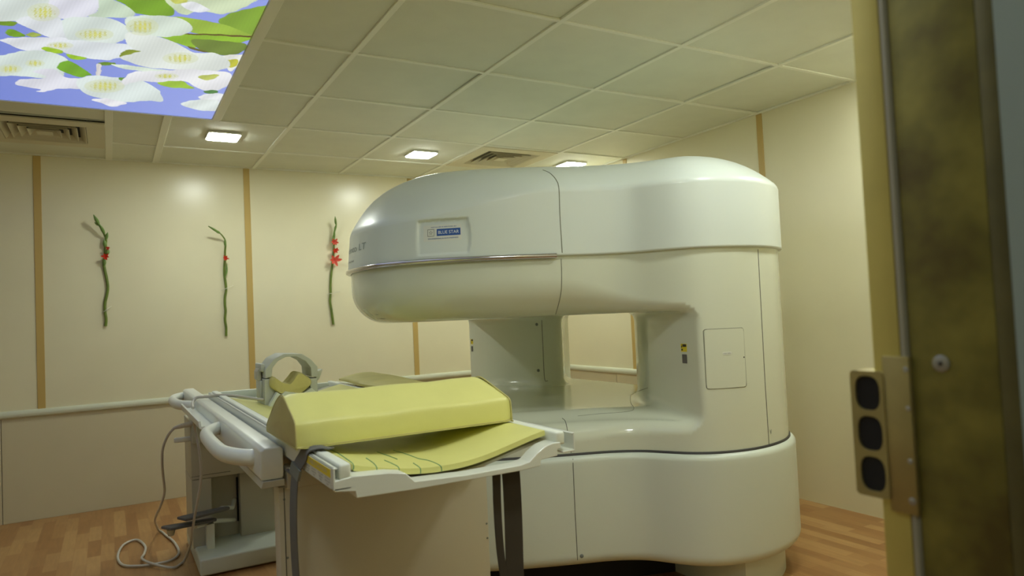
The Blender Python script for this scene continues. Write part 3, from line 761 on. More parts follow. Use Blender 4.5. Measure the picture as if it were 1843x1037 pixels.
# part meshes are stored in world coordinates (parents only carry a location offset)
BV = bvh_of([mid1, mid2, mid3, nose, topc, bl_, br_])
def hit(px, py, bv=None):
    loc, nn, i, dd = (bv or BV).ray_cast(CAM, ray(px, py))
    if loc is None: return None
    if nn.dot(ray(px, py)) > 0: nn = -nn
    return loc, nn
def seam_px(pts, m, parent, r=.0016, nsub=10, bv=None, name='panel_seam'):
    dense = catmull([(a, b, 0) for a, b in pts], nsub); out = []
    for v in dense:
        h_ = hit(v.x, v.y, bv)
        if h_ and (not out or (h_[0]-out[-1]).length < .15): out.append(h_[0]+h_[1]*r*.15)
    return tube(name, out, r, m, parent, n=6) if len(out) > 2 else None
def patch(name, c, right, up, w, h, m, parent, bv=None, off=.0008, thick=.0, rad=0.0, n=10, poly=None, thing_lbl=None):
    """flat decal of width w, height h centred at surface point c, dropped onto the surface"""
    bv = bv or BV; c = Vector(c); right = Vector(right).normalized(); up = Vector(up); up = (up-right*up.dot(right)).normalized(); nn = right.cross(up).normalized()
    if nn.dot(CAM-c) < 0: nn = -nn
    bm = bmesh.new(); g = {}
    if poly is None:
        for i in range(n+1):
            for j in range(n+1):
                u_, v_ = (i/n-.5)*w, (j/n-.5)*h
                if rad:
                    ex, ey = abs(u_)-(w/2-rad), abs(v_)-(h/2-rad)
                    if ex > 0 and ey > 0:
                        l = math.hypot(ex, ey)
                        if l > rad: u_ = math.copysign(w/2-rad+ex*rad/l, u_); v_ = math.copysign(h/2-rad+ey*rad/l, v_)
                g[i, j] = bm.verts.new((u_, v_, 0))
        for i in range(n):
            for j in range(n): bm.faces.new((g[i, j], g[i+1, j], g[i+1, j+1], g[i, j+1]))
    else:
        bm.faces.new([bm.verts.new((a, b, 0)) for a, b in poly])
    return drop(name, bm, c, right, up, nn, m, parent, bv, off, thick)
def drop(name, bm, c, right, up, nn, m, parent, bv, off, thick):
    for v in bm.verts:
        p = c+right*v.co.x+up*v.co.y
        h_ = bv.ray_cast(p+nn*.05, -nn) if bv else (None,)
        v.co = (h_[0] if h_[0] is not None else p)+nn*off
    if thick:
        r_ = bmesh.ops.extrude_face_region(bm, geom=bm.faces[:])
        for e in r_['geom']:
            if isinstance(e, bmesh.types.BMVert): e.co += nn*thick
    me_ = bpy.data.meshes.new(name); bmesh.ops.recalc_face_normals(bm, faces=bm.faces); bm.to_mesh(me_); bm.free(); me_.shade_smooth(); me_.set_sharp_from_angle(angle=.6)
    return link(name, me_, m, parent)
def text(name, s, c, right, up, width, m, parent, bv=None, off=.0012, height=None, xscale=None):
    cu = bpy.data.curves.new(name, 'FONT'); cu.body = s; cu.size = 1; cu.align_x = 'CENTER'; cu.align_y = 'CENTER'
    to = bpy.data.objects.new(name, cu); C.objects.link(to); dg = bpy.context.evaluated_depsgraph_get()
    me_ = bpy.data.meshes.new_from_object(to.evaluated_get(dg)); bpy.data.objects.remove(to); bpy.data.curves.remove(cu)
    bm = bmesh.new(); bm.from_mesh(me_); bpy.data.meshes.remove(me_)
    xs_ = [v.co.x for v in bm.verts]; ys_ = [v.co.y for v in bm.verts]; W, H = max(xs_)-min(xs_), max(ys_)-min(ys_)
    mx_, my_ = (max(xs_)+min(xs_))/2, (max(ys_)+min(ys_))/2
    sx = width/W; sy_ = (height/H) if height else sx
    for v in bm.verts: v.co = Vector(((v.co.x-mx_)*sx, (v.co.y-my_)*sy_, 0))
    bmesh.ops.triangulate(bm, faces=bm.faces[:])
    c = Vector(c); right = Vector(right).normalized(); up = Vector(up); up = (up-right*up.dot(right)).normalized(); nn = right.cross(up)
    if bv is None:
        for v in bm.verts: v.co = c+right*v.co.x+up*v.co.y+nn*off
        me_ = bpy.data.meshes.new(name); bm.to_mesh(me_); bm.free(); return link(name, me_, m, parent)
    return drop(name, bm, c, right, up, nn, m, parent, bv, off, 0)

UP = Vector((0, 0, 1))
def surf_frame(px, py, bv=None):
    h_ = hit(px, py, bv); c, nn = h_; nn = Vector((nn.x, nn.y, 0)).normalized(); right = UP.cross(nn).normalized(); return c, right
# seams
seam_px([(977,306),(990,312),(1001,324),(1006,340),(1008,390),(1012,455)], M['seaml'], mri)
seam_px([(1010,466),(1011,500),(1010,525),(1006,545),(1000,566)], M['seaml'], mri)
seam_px([(1364,449),(1370,560),(1377,690),(1384,800)], M['seam'], mri, .0014)
seam_px([(1012,753),(1018,760),(1023,785),(1028,815)], M['seam'], mri, .0014)
seam_px([(1031,826),(1035,920),(1040,1018)], M['seam'], mri, .0014)
seam_px([(975,576),(977,620),(980,680),(986,686)], M['seam'], mri, .0016)
seam_px([(1166,698),(1152,703),(1136,711),(1135,724),(1141,735),(1130,741),(1080,745),(1040,749)], M['seaml'], mri, .0012)
# access door on the front post
c0 = hit(1307, 645)[0]; c0, rt = surf_frame(1307, 645)
cL, cR = hit(1273, 647)[0], hit(1343, 643)[0]; zt_, zb_ = hit(1305, 592)[0].z, hit(1312, 698)[0].z
wd = (cR-cL).length; cc0 = Vector((c0.x, c0.y, (zt_+zb_)/2))
dr = patch('access_door', cc0, cR-cL, UP, wd, zt_-zb_, M['cover'], mri, off=.0002, thick=.0022, rad=.008, n=14)
rect = round_rect(0, 0, wd/2+.001, (zt_-zb_)/2+.001, .009, 4); out = []
rdir = (cR-cL).normalized(); nn0 = Vector((rdir.y, -rdir.x, 0)); nn0 = -nn0 if nn0.dot(CAM-cc0) < 0 else nn0
for i in range(len(rect)):
    a, b = Vector(rect[i]), Vector(rect[(i+1) % len(rect)])
    for q in range(8):
        p = a.lerp(b, q/8); w_ = cc0+rdir*p.x+UP*p.y; h_ = BV.ray_cast(w_+nn0*.05, -nn0)
        if h_[0] is not None: out.append(h_[0])
tube('door_seam', out, .0016, M['seaml'], dr, n=6, closed=True)
c1, rt1 = surf_frame(1308, 636)
patch('door_label', c1, rt1, UP, .036, .011, M['paper'], dr, off=.0032, rad=.002)
text('label_text', 'PUSH  OPEN', c1, rt1, UP, .030, M['inkg'], dr, BV, off=.0042, height=.004)
c1, rt1 = surf_frame(1338, 643)
patch('lock_hole', c1, rt1, UP, .006, .006, M['ink'], dr, off=.0032, rad=.003, n=6)
# stickers on the posts
def sticker(px, py, w_, h_, kind):
    c1, rt1 = surf_frame(px, py); s = patch('warning_sticker' if kind == 'y' else 'grey_sticker', c1, rt1, UP, w_, h_, M['yellow'] if kind == 'y' else M['pedal'], mri, off=.001, rad=.001, n=6)
    if kind == 'y':
        patch('sticker_mark', c1+rt1*w_*.14+UP*h_*.28, rt1, UP, w_*.62, h_*.32, M['ink'], s, off=.002, n=5)
        patch('sticker_mark', c1-rt1*w_*.33+UP*h_*.15, rt1, UP, w_*.12, h_*.30, M['ink'], s, off=.002, n=4, poly=[(-w_*.1, -h_*.12), (w_*.1, -h_*.12), (0, h_*.2)])
        patch('sticker_mark', c1-rt1*w_*.28-UP*h_*.25, rt1, UP, w_*.22, h_*.22, M['ink'], s, off=.002, n=4)
        text('sticker_text', '---\n---', c1+rt1*w_*.18-UP*h_*.2, rt1, UP, w_*.5, M['inkg'], s, BV, off=.002, height=h_*.25)
sticker(1231, 626, .034, .030, 'y'); sticker(1232.5, 646, .028, .034, 'g')
sticker(849.5, 615, .030, .030, 'y'); sticker(850, 628, .024, .032, 'g')
# screws
def screw(px, py, r=.007, m='steel', name='screw'):
    h_ = hit(px, py); bm = bmesh.new(); add_disc(bm, h_[0]-h_[1]*.001, h_[1], r, .003); bm_obj(name, bm, M[m], mri)
screw(966, 584, .0085, 'inkg'); screw(969, 667, .0085, 'inkg'); screw(1047, 1001, .0075, 'inkg')
# small finger notch near the bottom right of the post
c1, rt1 = surf_frame(1387, 777)
patch('latch_notch', c1, rt1, UP, .016, .02, M['inkg'], mri, off=.001, poly=[(-.007, .008), (-.004, .008), (0, -.002), (.004, .008), (.007, .008), (.001, -.009), (-.001, -.009)])

# badge sticker on the nose
c1, rt1 = surf_frame(796, 419)
rt1 = Vector(rt1); 
bd = patch('company_sticker', c1, rt1, UP, .150, .062, M['paper'], mri, off=.0006, rad=.003, n=16)
def on(c, dx, dy): return c+rt1*dx+UP*dy
patch('sticker_band', on(c1, .0245, .002), rt1, UP, .092, .027, M['blue'], bd, off=.0012, n=10)
text('sticker_text', 'BLUE STAR', on(c1, .0245, .002), rt1, UP, .080, M['white'], bd, BV, off=.0018, height=.0125)
bm = bmesh.new(); o_ = .0135; i_ = .0122
vo = [bm.verts.new((a*o_, b*o_, 0)) for a, b in ((-1, -1), (1, -1), (1, 1), (-1, 1))]; vi = [bm.verts.new((a*i_, b*i_, 0)) for a, b in ((-1, -1), (1, -1), (1, 1), (-1, 1))]
for q in range(4): bm.faces.new((vo[q], vo[(q+1) % 4], vi[(q+1) % 4], vi[q]))
ro, ri = [], []
for q in range(10):
    a = math.pi/2+q*math.pi/5; r1 = .0085 if q % 2 == 0 else .0036
    ro.append(bm.verts.new((r1*math.cos(a), r1*math.sin(a), 0))); ri.append(bm.verts.new((r1*.72*math.cos(a), r1*.72*math.sin(a), 0)))
for q in range(10): bm.faces.new((ro[q], ro[(q+1) % 10], ri[(q+1) % 10], ri[q]))
nnb = rt1.cross(UP); drop('star_emblem', bm, on(c1, -.045, .002), rt1, UP, nnb, M['ink'], bd, BV, .0014, 0)
text('sticker_text', 'INSTALLED & SERVICED BY', on(c1, .006, .023), rt1, UP, .100, M['blue'], bd, BV, off=.0014, height=.0042)
text('sticker_text', 'ENGINEERING & ELECTRONICS', on(c1, .003, -.021), rt1, UP, .118, M['blue'], bd, BV, off=.0014, height=.0045)
# lettering near the tip of the nose, bent round the curve
def text_on_arc(s, px0, px1, z, h_, m, gap=.0008):
    cu = bpy.data.curves.new('t', 'FONT'); cu.body = s; to = bpy.data.objects.new('t', cu); C.objects.link(to); dg = bpy.context.evaluated_depsgraph_get()
    me_ = bpy.data.meshes.new_from_object(to.evaluated_get(dg)); bpy.data.objects.remove(to); bpy.data.curves.remove(cu)
    co = np.array([v.co[:2] for v in me_.vertices]); co -= co.min(0); Wd, Ht = co.max(0)
    s0, s1 = s_ray(px0, 460), s_ray(px1, 450); a0, a1 = s0*.006, s1*.006
    al = a0+(a1-a0)*co[:, 0]/Wd; zz = z+h_*co[:, 1]/Ht
    ia = al/.006; i0 = np.floor(ia).astype(int) % len(OUT); f = (ia-np.floor(ia))[:, None]; i1 = (i0+1) % len(OUT)
    p = OUT[i0]*(1-f)+OUT[i1]*f; nn = ON[i0]*(1-f)+ON[i1]*f
    tp_ = .014*np.clip((zz-Z0)/(zc(p[:, 0])-Z0), 0, 1)*np.clip((1.35-p[:, 0])/.4, 0, 1)
    p = p+nn*(gap-tp_)[:, None]
    for v, a, b in zip(me_.vertices, p, zz): v.co = (a[0], a[1], b)
    me_.update(); bm = bmesh.new(); bm.from_mesh(me_); bpy.data.meshes.remove(me_)
    left = set(bm.faces)
    while left:
        f0 = left.pop(); isl = [f0]; st_ = [f0]
        while st_:
            for e in st_.pop().edges:
                for f in e.link_faces:
                    if f in left: left.discard(f); isl.append(f); st_.append(f)
        vm = {}; vs_ = []; fs_ = []
        for f in isl:
            r_ = []
            for v in f.verts:
                if v not in vm: vm[v] = len(vs_); vs_.append(v.co.copy())
                r_.append(vm[v])
            fs_.append(r_)
        mesh_obj('letter', vs_, fs_, m, nose, smooth=False)
    bm.free()
text_on_arc('Vento LT', 622, 656, 1.376, .028, M['inkl']); text_on_arc('HITACHI', 622.5, 635, 1.334, .009, M['inkg'])
# printed plate near the bottom of the pole
c1 = hit(667, 566)
if c1:
    c1, rt1 = surf_frame(665, 566); patch('rating_label', c1, rt1, UP, .045, .05, M['coilw'], mri, off=.001, rad=.003)
    c2, rt2 = surf_frame(689, 574); patch('rating_line', c2, rt2, UP, .05, .003, M['inkg'], mri, off=.001); patch('rating_line', c2+UP*.018, rt2, UP, .035, .002, M['inkg'], mri, off=.001)

# ------------------------------------------------------------------ patient table
TX0, TX1, TY0, TY1 = .360, .916, 1.330, 3.25
tb = thing('patient_table', 'white patient table with side handles, foot pedals and a low concave top', 'table', (.62, 2.5, 0))
# end frame profile
prof = [(.362,.762),(.362,.782),(.396,.786),(.396,.7865),(.470,.782),(.505,.776),(.524,.757),(.640,.752),(.770,.753),(.793,.757),(.812,.772),(.835,.785),(.858,.790),(.876,.789),(.878,.776),(.868,.775),(.867,.760),(.823,.757),(.821,.744),(.770,.741),(.640,.741),(.520,.741),(.404,.744),(.402,.757)]
bm = bmesh.new(); add_prism(bm, prof, 1, TY0, TY0+.045, .0012, 1)
bm_obj('end_frame', bm, M['table'], tb, sharp=25)
# cradle tray : curved sheet under the mattress
def cradle(x):
    xs_ = [.37, .41, .46, .509, .561, .601, .666, .70, .756, .81, .861, .90]; zs_ = [.797, .785, .773, .763, .7565, .7545, .757, .762, .7745, .788, .799, .803]
    return float(np.interp(x, xs_, zs_))
def cradle_s(x): return sum(cradle(x+d_) for d_ in (-.03, -.015, 0, .015, .03))/5
bm = bmesh.new(); prev = None
for i in range(29):
    x = .395+(.872-.395)*i/28; z = cradle_s(x)-.007
    row = [bm.verts.new((x, y, z_)) for y in (TY0+.055, 3.23) for z_ in (z, z-.006)]
    if prev:
        for a, b in ((0, 2), (3, 1), (2, 3), (1, 0)): bm.faces.new((prev[a], prev[b], row[b], row[a]))
    prev = row
bm_obj('cradle_tray', bm, M['tabled'], tb, sharp=40)
# side channels (C section) and white slide bars
def channel(x_out, s, y1):
    bm = bmesh.new(); t_ = .004
    zt, zb = .8065, .764
    add_box(bm, *sorted((x_out, x_out+s*t_)), TY0, y1, zb, zt, .0012, 1)
    add_box(bm, *sorted((x_out, x_out+s*.034)), TY0, y1, zb, zb+t_, .001, 1)
    add_box(bm, *sorted((x_out, x_out+s*.009)), TY0, y1, zt-.003, zt, .001, 1)
    return bm_obj('side_channel', bm, M['table'], tb)
channel(TX0, 1, TY1); channel(TX1, -1, TY1)
box('slide_bar', TX0+.012, TX0+.036, TY0+.002, TY1-.01, .7825, .812, M['foam'], tb, bev=.005, seg=3)
box('slide_bar', TX1-.050, TX1-.026, TY0+.002, TY1-.01, .7825, .812, M['foam'], tb, bev=.005, seg=3)
box('underframe', TX0+.03, TX1-.03, 1.76, 3.2, .705, .738, M['tabled'], tb, bev=.003)
# head end tray
bm = bmesh.new(); add_box(bm, TX0+.006, TX1-.006, 3.215, 3.25, .765, .806, .003, 2)
add_prism(bm, [(.40, .790), (.47, .790), (.52, .766), (.46, .768)], 1, 3.05, 3.23, .002, 1)
add_box(bm, .40, .88, 3.0, 3.22, .758, .772, .002, 1)
bm_obj('head_end_tray', bm, M['coilw'], tb)
# bar with handles on the left side
br = prism('side_bar', [(.300,.722),(.305,.716),(.350,.716),(.354,.722),(.354,.786),(.348,.792),(.312,.792),(.302,.786)], 1, 1.74, 3.74, M['table'], tb, bev=.004, seg=3, sharp=40)
prism('bar_underplate', [(.300,.700),(.354,.700),(.354,.7155),(.304,.7155)], 1, 1.735, 3.72, M['tabled'], tb, bev=.001, seg=1)
box('top_rim', .36, .905, 1.735, 1.80, .690, .740, M['tabled'], tb, bev=.003)
def handle(y0, y1):
    ym = (y0+y1)/2; pts = catmull([(.318, y0, .757), (.290, y0+.02, .757), (.262, y0+.075, .757), (.247, y0+.15, .757), (.243, ym, .757), (.247, y1-.15, .757), (.262, y1-.075, .757), (.290, y1-.02, .757), (.318, y1, .757)], 6)
    bm = bmesh.new(); N_ = len(pts)
    add_tube(bm, pts, [.0185]*N_, 16)
    for v in bm.verts: v.co.z = .757+(v.co.z-.757)*1.15
    return bm_obj('handle', bm, M['foam'] if False else M['table'], tb, sharp=60)
handle(1.83, 2.46); handle(3.24, 3.74)
# small side tray between the handles
prism('side_tray', [(.304,.752),(.304,.744),(.262,.742),(.252,.748),(.250,.772),(.257,.773),(.260,.754)], 1, 2.56, 3.22, M['table'], tb, bev=.001, seg=1)
# front board (leg)
fb = box('front_board', .345, .909, 1.765, 1.825, .006, .690, M['panel'], tb, bev=.002)
seams = [tube('board_seam', [(.3575, 1.7645, .01), (.3575, 1.7645, .688)], .0011, M['seam'], fb, n=6)]
for x, z in ((.3575, .66), (.903, .50), (.9035, .46), (.361, .52)):
    bm = bmesh.new(); add_disc(bm, (x, 1.766, z), (0, -1, 0), .003, .002, 10); bm_obj('board_screw', bm, M['inkg'], fb)
# pedestal
bm = bmesh.new()
add_box(bm, .313, .395, 3.56, 3.86, .074, .384)
add_box(bm, .396, .526, 3.66, 3.85, .078, .384)
add_box(bm, .313, .74, 3.56, 3.86, .385, .655, .004, 2)
add_box(bm, .527, .74, 3.60, 3.855, .078, .384, .002, 2)
add_box(bm, .40, .70, 3.6, 3.84, .656, .71, .003, 1)
bm_obj('pedestal_column', bm, M['tabled'], tb)
box('pedestal_base', .318, .80, 3.352, 3.95, .006, .080, M['bumper'], tb, bev=.010, seg=3)
tube('column_seam', [(.3130, 3.561, .400), (.40, 3.5595, .402), (.48, 3.5595, .402)], .0012, M['seam'], tb, n=6)
box('column_slot', .518, .525, 3.655, 3.662, .14, .35, M['black'], tb)
# pedals
def pedal(P0, P1, w0, w1, th):
    P0, P1 = Vector(P0), Vector(P1); ax = (P1-P0); L_ = ax.length; ax.normalize(); sd = Vector((ax.y, -ax.x, 0)).normalized(); up_ = sd.cross(ax)
    bm = bmesh.new(); poly = [(-w0/2, 0), (-w0/2*.9, -.012), (w0/2*.9, -.012), (w0/2, 0), (w1/2, L_*.86), (w1/2*.7, L_*.97), (0, L_), (-w1/2*.7, L_*.97), (-w1/2, L_*.86)]
    add_prism(bm, poly, 2, 0, th, .003, 2)
    for v in bm.verts: v.co = P0+sd*v.co.x+ax*v.co.y+up_*v.co.z
    return bm_obj('foot_pedal', bm, M['pedal'], tb)
pa_ = at(340, 928, 1, 3.40); pb_ = at(412, 914, 1, 3.52)
pedal(at(331, 936, 1, 3.42), at(412, 916, 1, 3.52), .075, .05, .012)
pedal(at(303, 953, 1, 3.40), at(388, 937, 1, 3.52), .075, .05, .012)
tube('pedal_arm', [at(398, 915, 1, 3.53), at(418, 914, 1, 3.6), at(422, 900, 1, 3.66)], .010, M['table'], tb)
tube('pedal_arm', [at(352, 948, 1, 3.47), at(388, 938, 1, 3.56), at(422, 936, 1, 3.64)], .010, M['table'], tb)
a = at(379, 951, 1, 3.5); box('pedal_bracket', a.x-.016, a.x+.016, a.y-.01, a.y+.05, .078, a.z+.02, M['table'], tb, bev=.002)
a = at(308, 958, 1, 3.42); bm = bmesh.new(); add_tube(bm, [a+Vector((0, 0, .012)), a-Vector((0, 0, .014))], [.018, .013], 14); bm_obj('pedal_bumper', bm, M['tabled'], tb)
# connector block on the column
box('connector_block', .318, .372, 3.535, 3.566, .555, .640, M['coil'], tb, bev=.003)
box('cable_hook', .245, .315, 3.56, 3.59, .563, .585, M['table'], tb, bev=.005)
# label on the left channel
lab = box('caution_label', TX0-.0008, TX0, 1.345, 1.555, .766, .803, M['paper'], tb)
box('label_band', TX0-.0014, TX0-.0008, 1.345, 1.555, .7865, .803, M['yellow'], lab)
rtd, upd = Vector((0, -1, 0)), Vector((0, 0, 1))
text('label_text', 'TABLE CAUTION', (TX0-.0014, 1.44, .7955), rtd, upd, .14, M['panel'], lab, None, off=.0004, height=.009)
for i in range(4):
    yy = 1.535-.052*i
    text('label_text', 'Do not sit\nkeep hands\nclear' if i % 2 else 'Max load\n200 kg\nmax', (TX0-.0008, yy-.012, .777), rtd, upd, .036, M['inkg'], lab, None, off=.0004, height=.015)
# screw and small latch strip
box('latch_strip', .352, .360, 1.60, 1.72, .738, .742, M['pedal'], tb)

# mattress
def mattress():
    bm = bmesh.new(); nx_, ny_ = 36, 60; T = {}; y0, y1 = 1.372, 3.02
    for i in range(nx_+1):
        x = .412+(.862-.412)*i/nx_; xe = min(i, nx_-i)/nx_
        for j in range(ny_+1):
            y = y0+(y1-y0)*j/ny_; ye = min(j, ny_-j)
            z = cradle_s(x)+.0005
            rnd = .0018*(1 if (i in (0, nx_) or j in (0, ny_)) else 0)
            wv = .0022*math.sin(x*24+y*5)*math.sin(y*17+1.3*math.sin(x*15))*(min(ye, 4)/4) if j < 12 else 0
            xo = .018*(j/ny_ < .25)*(1 if i == 0 else 0)*0
            T[i, j, 1] = bm.verts.new((x+xo, y, z+.0155-rnd+wv)); T[i, j, 0] = bm.verts.new((x+xo, y, z+.002))
    for s in (0, 1):
        for i in range(nx_):
            for j in range(ny_): bm.faces.new((T[i, j, s], T[i+1, j, s], T[i+1, j+1, s], T[i, j+1, s]))
    for i in range(nx_):
        for j in (0, ny_): bm.faces.new((T[i, j, 0], T[i+1, j, 0], T[i+1, j, 1], T[i, j, 1]))
    for j in range(ny_):
        for i in (0, nx_): bm.faces.new((T[i, j, 0], T[i, j+1, 0], T[i, j+1, 1], T[i, j, 1]))
    return bm
mt = bm_obj('table_mattress', mattress(), M['vinyl'], sharp=50)
tag(mt, 'thin yellow vinyl mattress with green lines sagging in the tabletop', 'mattress')
MB = bvh_of([mt])
def line_on(mtx, pts):
    out = []
    for x, y in pts:
        h_ = MB.ray_cast(Vector((x, y, 1.2)), Vector((0, 0, -1)))
        if h_[0] is not None: out.append(h_[0]+Vector((0, 0, .0003)))
    return out
def px_line(pts):
    out = []
    for v in catmull([(a, b, 0) for a, b in pts], 8):
        h_ = MB.ray_cast(CAM, ray(v.x, v.y))
        if h_[0] is not None: out.append(h_[0]+Vector((0, 0, .0003)))
    return out
for L_ in ([(635,850),(636,837),(623,826),(606,815),(591,808)], [(677,851),(678,842),(672,834),(659,825)], [(718,854),(717.5,842),(706,835),(692,829)],
           [(757,854),(756,843),(744,834)], [(795,851),(794,841),(786,835),(770,829),(754,826),(732,818),(708,811)], [(679,814),(702,822),(715,827)]):
    q_ = px_line(L_)
    if len(q_) > 2: tube('green_line', q_, .0009, M['green'], mt, n=6)

# yellow bolster across the rails
def bolster():
    # section (y,z) : steep front, rounded ridge, long back slope
    sec = [(1.55,.8165),(1.535,.8165),(1.531,.821),(1.532,.842),(1.535,.864),(1.540,.872),(1.550,.878),(1.60,.900),(1.640,.917),(1.664,.921),(1.695,.914),(1.745,.893),(1.80,.862),(1.845,.835),(1.850,.822),(1.846,.8165),(1.82,.8165)]
    return sec
bo = thing('knee_bolster', 'long yellow vinyl wedge bolster lying across the near end of the table', 'bolster', (.6, 1.66, .816))
sec = bolster(); dense = [(v.x, v.y) for v in catmull([(a, b, 0) for a, b in sec], 4, True)]
bm = bmesh.new(); rings = []; N_ = 30
for i in range(N_+1):
    f = i/N_; x = .338+(.868-.338)*f; e = min(f, 1-f)*(.53); ins = .006*(1-min(e/.008, 1))**2
    cyc, czc = 1.68, .865; ring = []
    for y, z in dense:
        dy, dz = y-cyc, z-czc; l = math.hypot(dy, dz)
        zz = z-dz/l*ins + .0012*math.sin(x*30+y*9)*(z > .84)
        # right end leans : top is shorter
        xx = x + ((-.020)*max(0, (z-.87)/.05) if f > .5 else 0)*(f-.5)*2
        ring.append(bm.verts.new((xx, y-dy/l*ins, zz)))
    rings.append(ring)
for a, b in zip(rings, rings[1:]):
    for q in range(len(dense)): bm.faces.new((a[q], a[(q+1) % len(dense)], b[(q+1) % len(dense)], b[q]))
bm_obj('bolster_cover', bm, M['vinyl'], bo, sharp=60)
tube('piping', [(.340, 1.5325, .8185), (.5, 1.5325, .8180), (.7, 1.5325, .8180), (.866, 1.5325, .8185)], .0022, M['vinyl_end'], bo, n=8)
for xe, s in ((.3378, -1), (.868, 1)):
    bm = bmesh.new()
    dd_ = [(y-(y-1.68)*.03, z-(z-.865)*.05) for y, z in dense]
    va = [bm.verts.new((xe-((.02)*max(0, (z-.87)/.05) if s > 0 else 0), y, z)) for y, z in dd_]; c_ = bm.verts.new((xe+s*.005, 1.68, .862))
    vm = [bm.verts.new((xe+s*.004-((.012)*max(0, (z-.87)/.05) if s > 0 else 0), 1.68+(y-1.68)*.6, .862+(z-.862)*.6)) for y, z in dd_]
    for q in range(len(va)):
        q2 = (q+1) % len(va); bm.faces.new((va[q], va[q2], vm[q2], vm[q])); bm.faces.new((vm[q], vm[q2], c_))
    bm_obj('bolster_end', bm, M['vinyl_end'], bo, sharp=80)
    tube('piping', [(xe-((.02)*max(0, (z-.87)/.05) if s > 0 else 0)-s*.001, 1.68+(y-1.68)*1.0, .865+(z-.865)*1.0) for y, z in dense], .0018, M['vinyl_end'], bo, n=6, closed=True)

# head coil
hc = thing('head_coil', 'grey arched head coil standing on the far end of the table', 'head coil', (.60, 2.86, .77))
yf, yk = 2.775, 2.930
outer = [(.508,.880),(.509,.9149),(.542,.9525),(.578,.969),(.647,.9645),(.681,.9405),(.706,.910),(.7045,.870)]
inner = [(.681,.873),(.6796,.908),(.661,.9345),(.6257,.955),(.586,.958),(.5565,.943),(.535,.919),(.531,.885)]
bm = bmesh.new(); add_prism(bm, outer+inner, 1, yf, yk, .0015, 1); bm_obj('upper_arch', bm, M['coil'], hc, sharp=20)
bm = bmesh.new()
add_prism(bm, [(.503,.770),(.538,.775),(.543,.830),(.533,.878),(.505,.878)], 1, yf, yk, .002, 1)
add_prism(bm, [(.672,.866),(.703,.866),(.704,.800),(.690,.796),(.676,.832)], 1, yf, yk, .002, 1)
add_prism(bm, [(.535,.782),(.70,.800),(.69,.835),(.66,.815),(.60,.803),(.56,.815),(.54,.83)], 1, yf+.01, yk, .002, 1)
bm_obj('lower_shell', bm, M['coil'], hc, sharp=20)
bm = bmesh.new()
add_prism(bm, [(.507,.768),(.527,.768),(.556,.812),(.573,.828),(.640,.812),(.672,.832),(.700,.806),(.712,.786),(.712,.768),(.73,.768),(.73,.765),(.507,.764)], 1, yf-.03, yf+.012, .0015, 1)
bm_obj('coil_cradle', bm, M['coilw'], hc, sharp=20)
lg = [at(a, b, 1, 2.742) for a, b in ((479, 740), (487, 742), (500, 726), (511, 714), (498, 706))]; prism('coil_leg', [(q.x, q.z) for q in lg], 1, 2.735, 2.765, M['coilw'], hc, bev=.001)
box('coil_foot', .50, .74, 2.74, 3.02, .762, .775, M['coilw'], hc, bev=.003)
prism('clamp', [(.495,.915),(.503,.918),(.503,.872),(.494,.869),(.489,.874),(.489,.905)], 1, 2.83, 2.90, M['tabled'], hc, bev=.001)
prism('clamp', [(.706,.888),(.727,.898),(.732,.897),(.716,.858),(.705,.852)], 1, 2.80, 2.84, M['coil'], hc, bev=.001)
bm = bmesh.new(); add_box(bm, .497, .511, 2.80, 2.92, .905, .935, .004, 2); add_box(bm, .495, .507, 2.82, 2.90, .80, .87, .004, 2); bm_obj('junction_box', bm, M['coil'], hc)
lead = [(.512, 2.80, .800), (.49, 2.79, .802), (.455, 2.84, .808), (.41, 2.95, .812), (.37, 3.02, .812), (.345, 3.06, .806), (.325, 3.10, .803), (.300, 3.12, .800), (.285, 3.10, .785), (.280, 3.05, .768)]
tube('coil_lead', catmull(lead, 8), .0058, M['cable'], hc, n=10)
# cushion inside
bm = bmesh.new()
sec = [(q.x, q.z) for q in (at(a, b, 1, 2.753) for a, b in ((487,684),(490,679.5),(497,681),(509,690.5),(516,691.5),(522,691),(530,681),(536,672.5),(543,671.5),(552,676.5),(560.5,683),(561.5,690),(553,700),(543,709),(528,711.5),(514,712),(503,709),(493,701),(487,695)))]
sd_ = [(v.x, v.y) for v in catmull([(a, b, 0) for a, b in sec], 3, True)]; rings = []
for i in range(15):
    f = i/14; y = yf-.022+f*.13; e = min(f, 1-f); s_ = 1-.10*(1-min(e/.12, 1))**2; cxm, czm = .612, .842
    rings.append([bm.verts.new((cxm+(x-cxm)*s_, y, czm+(z-czm)*s_+.0025*math.sin(x*90+i*1.3))) for x, z in sd_])
for a, b in zip(rings, rings[1:]):
    for q in range(len(sd_)): bm.faces.new((a[q], a[(q+1) % len(sd_)], b[(q+1) % len(sd_)], b[q]))
bm.faces.new(rings[0][::-1]); bm.faces.new(rings[-1])
cu_ = bm_obj('head_cushion', bm, M['vinyl_old'], sharp=60)
tag(cu_, 'mustard yellow folded neck cushion inside the head coil', 'cushion')

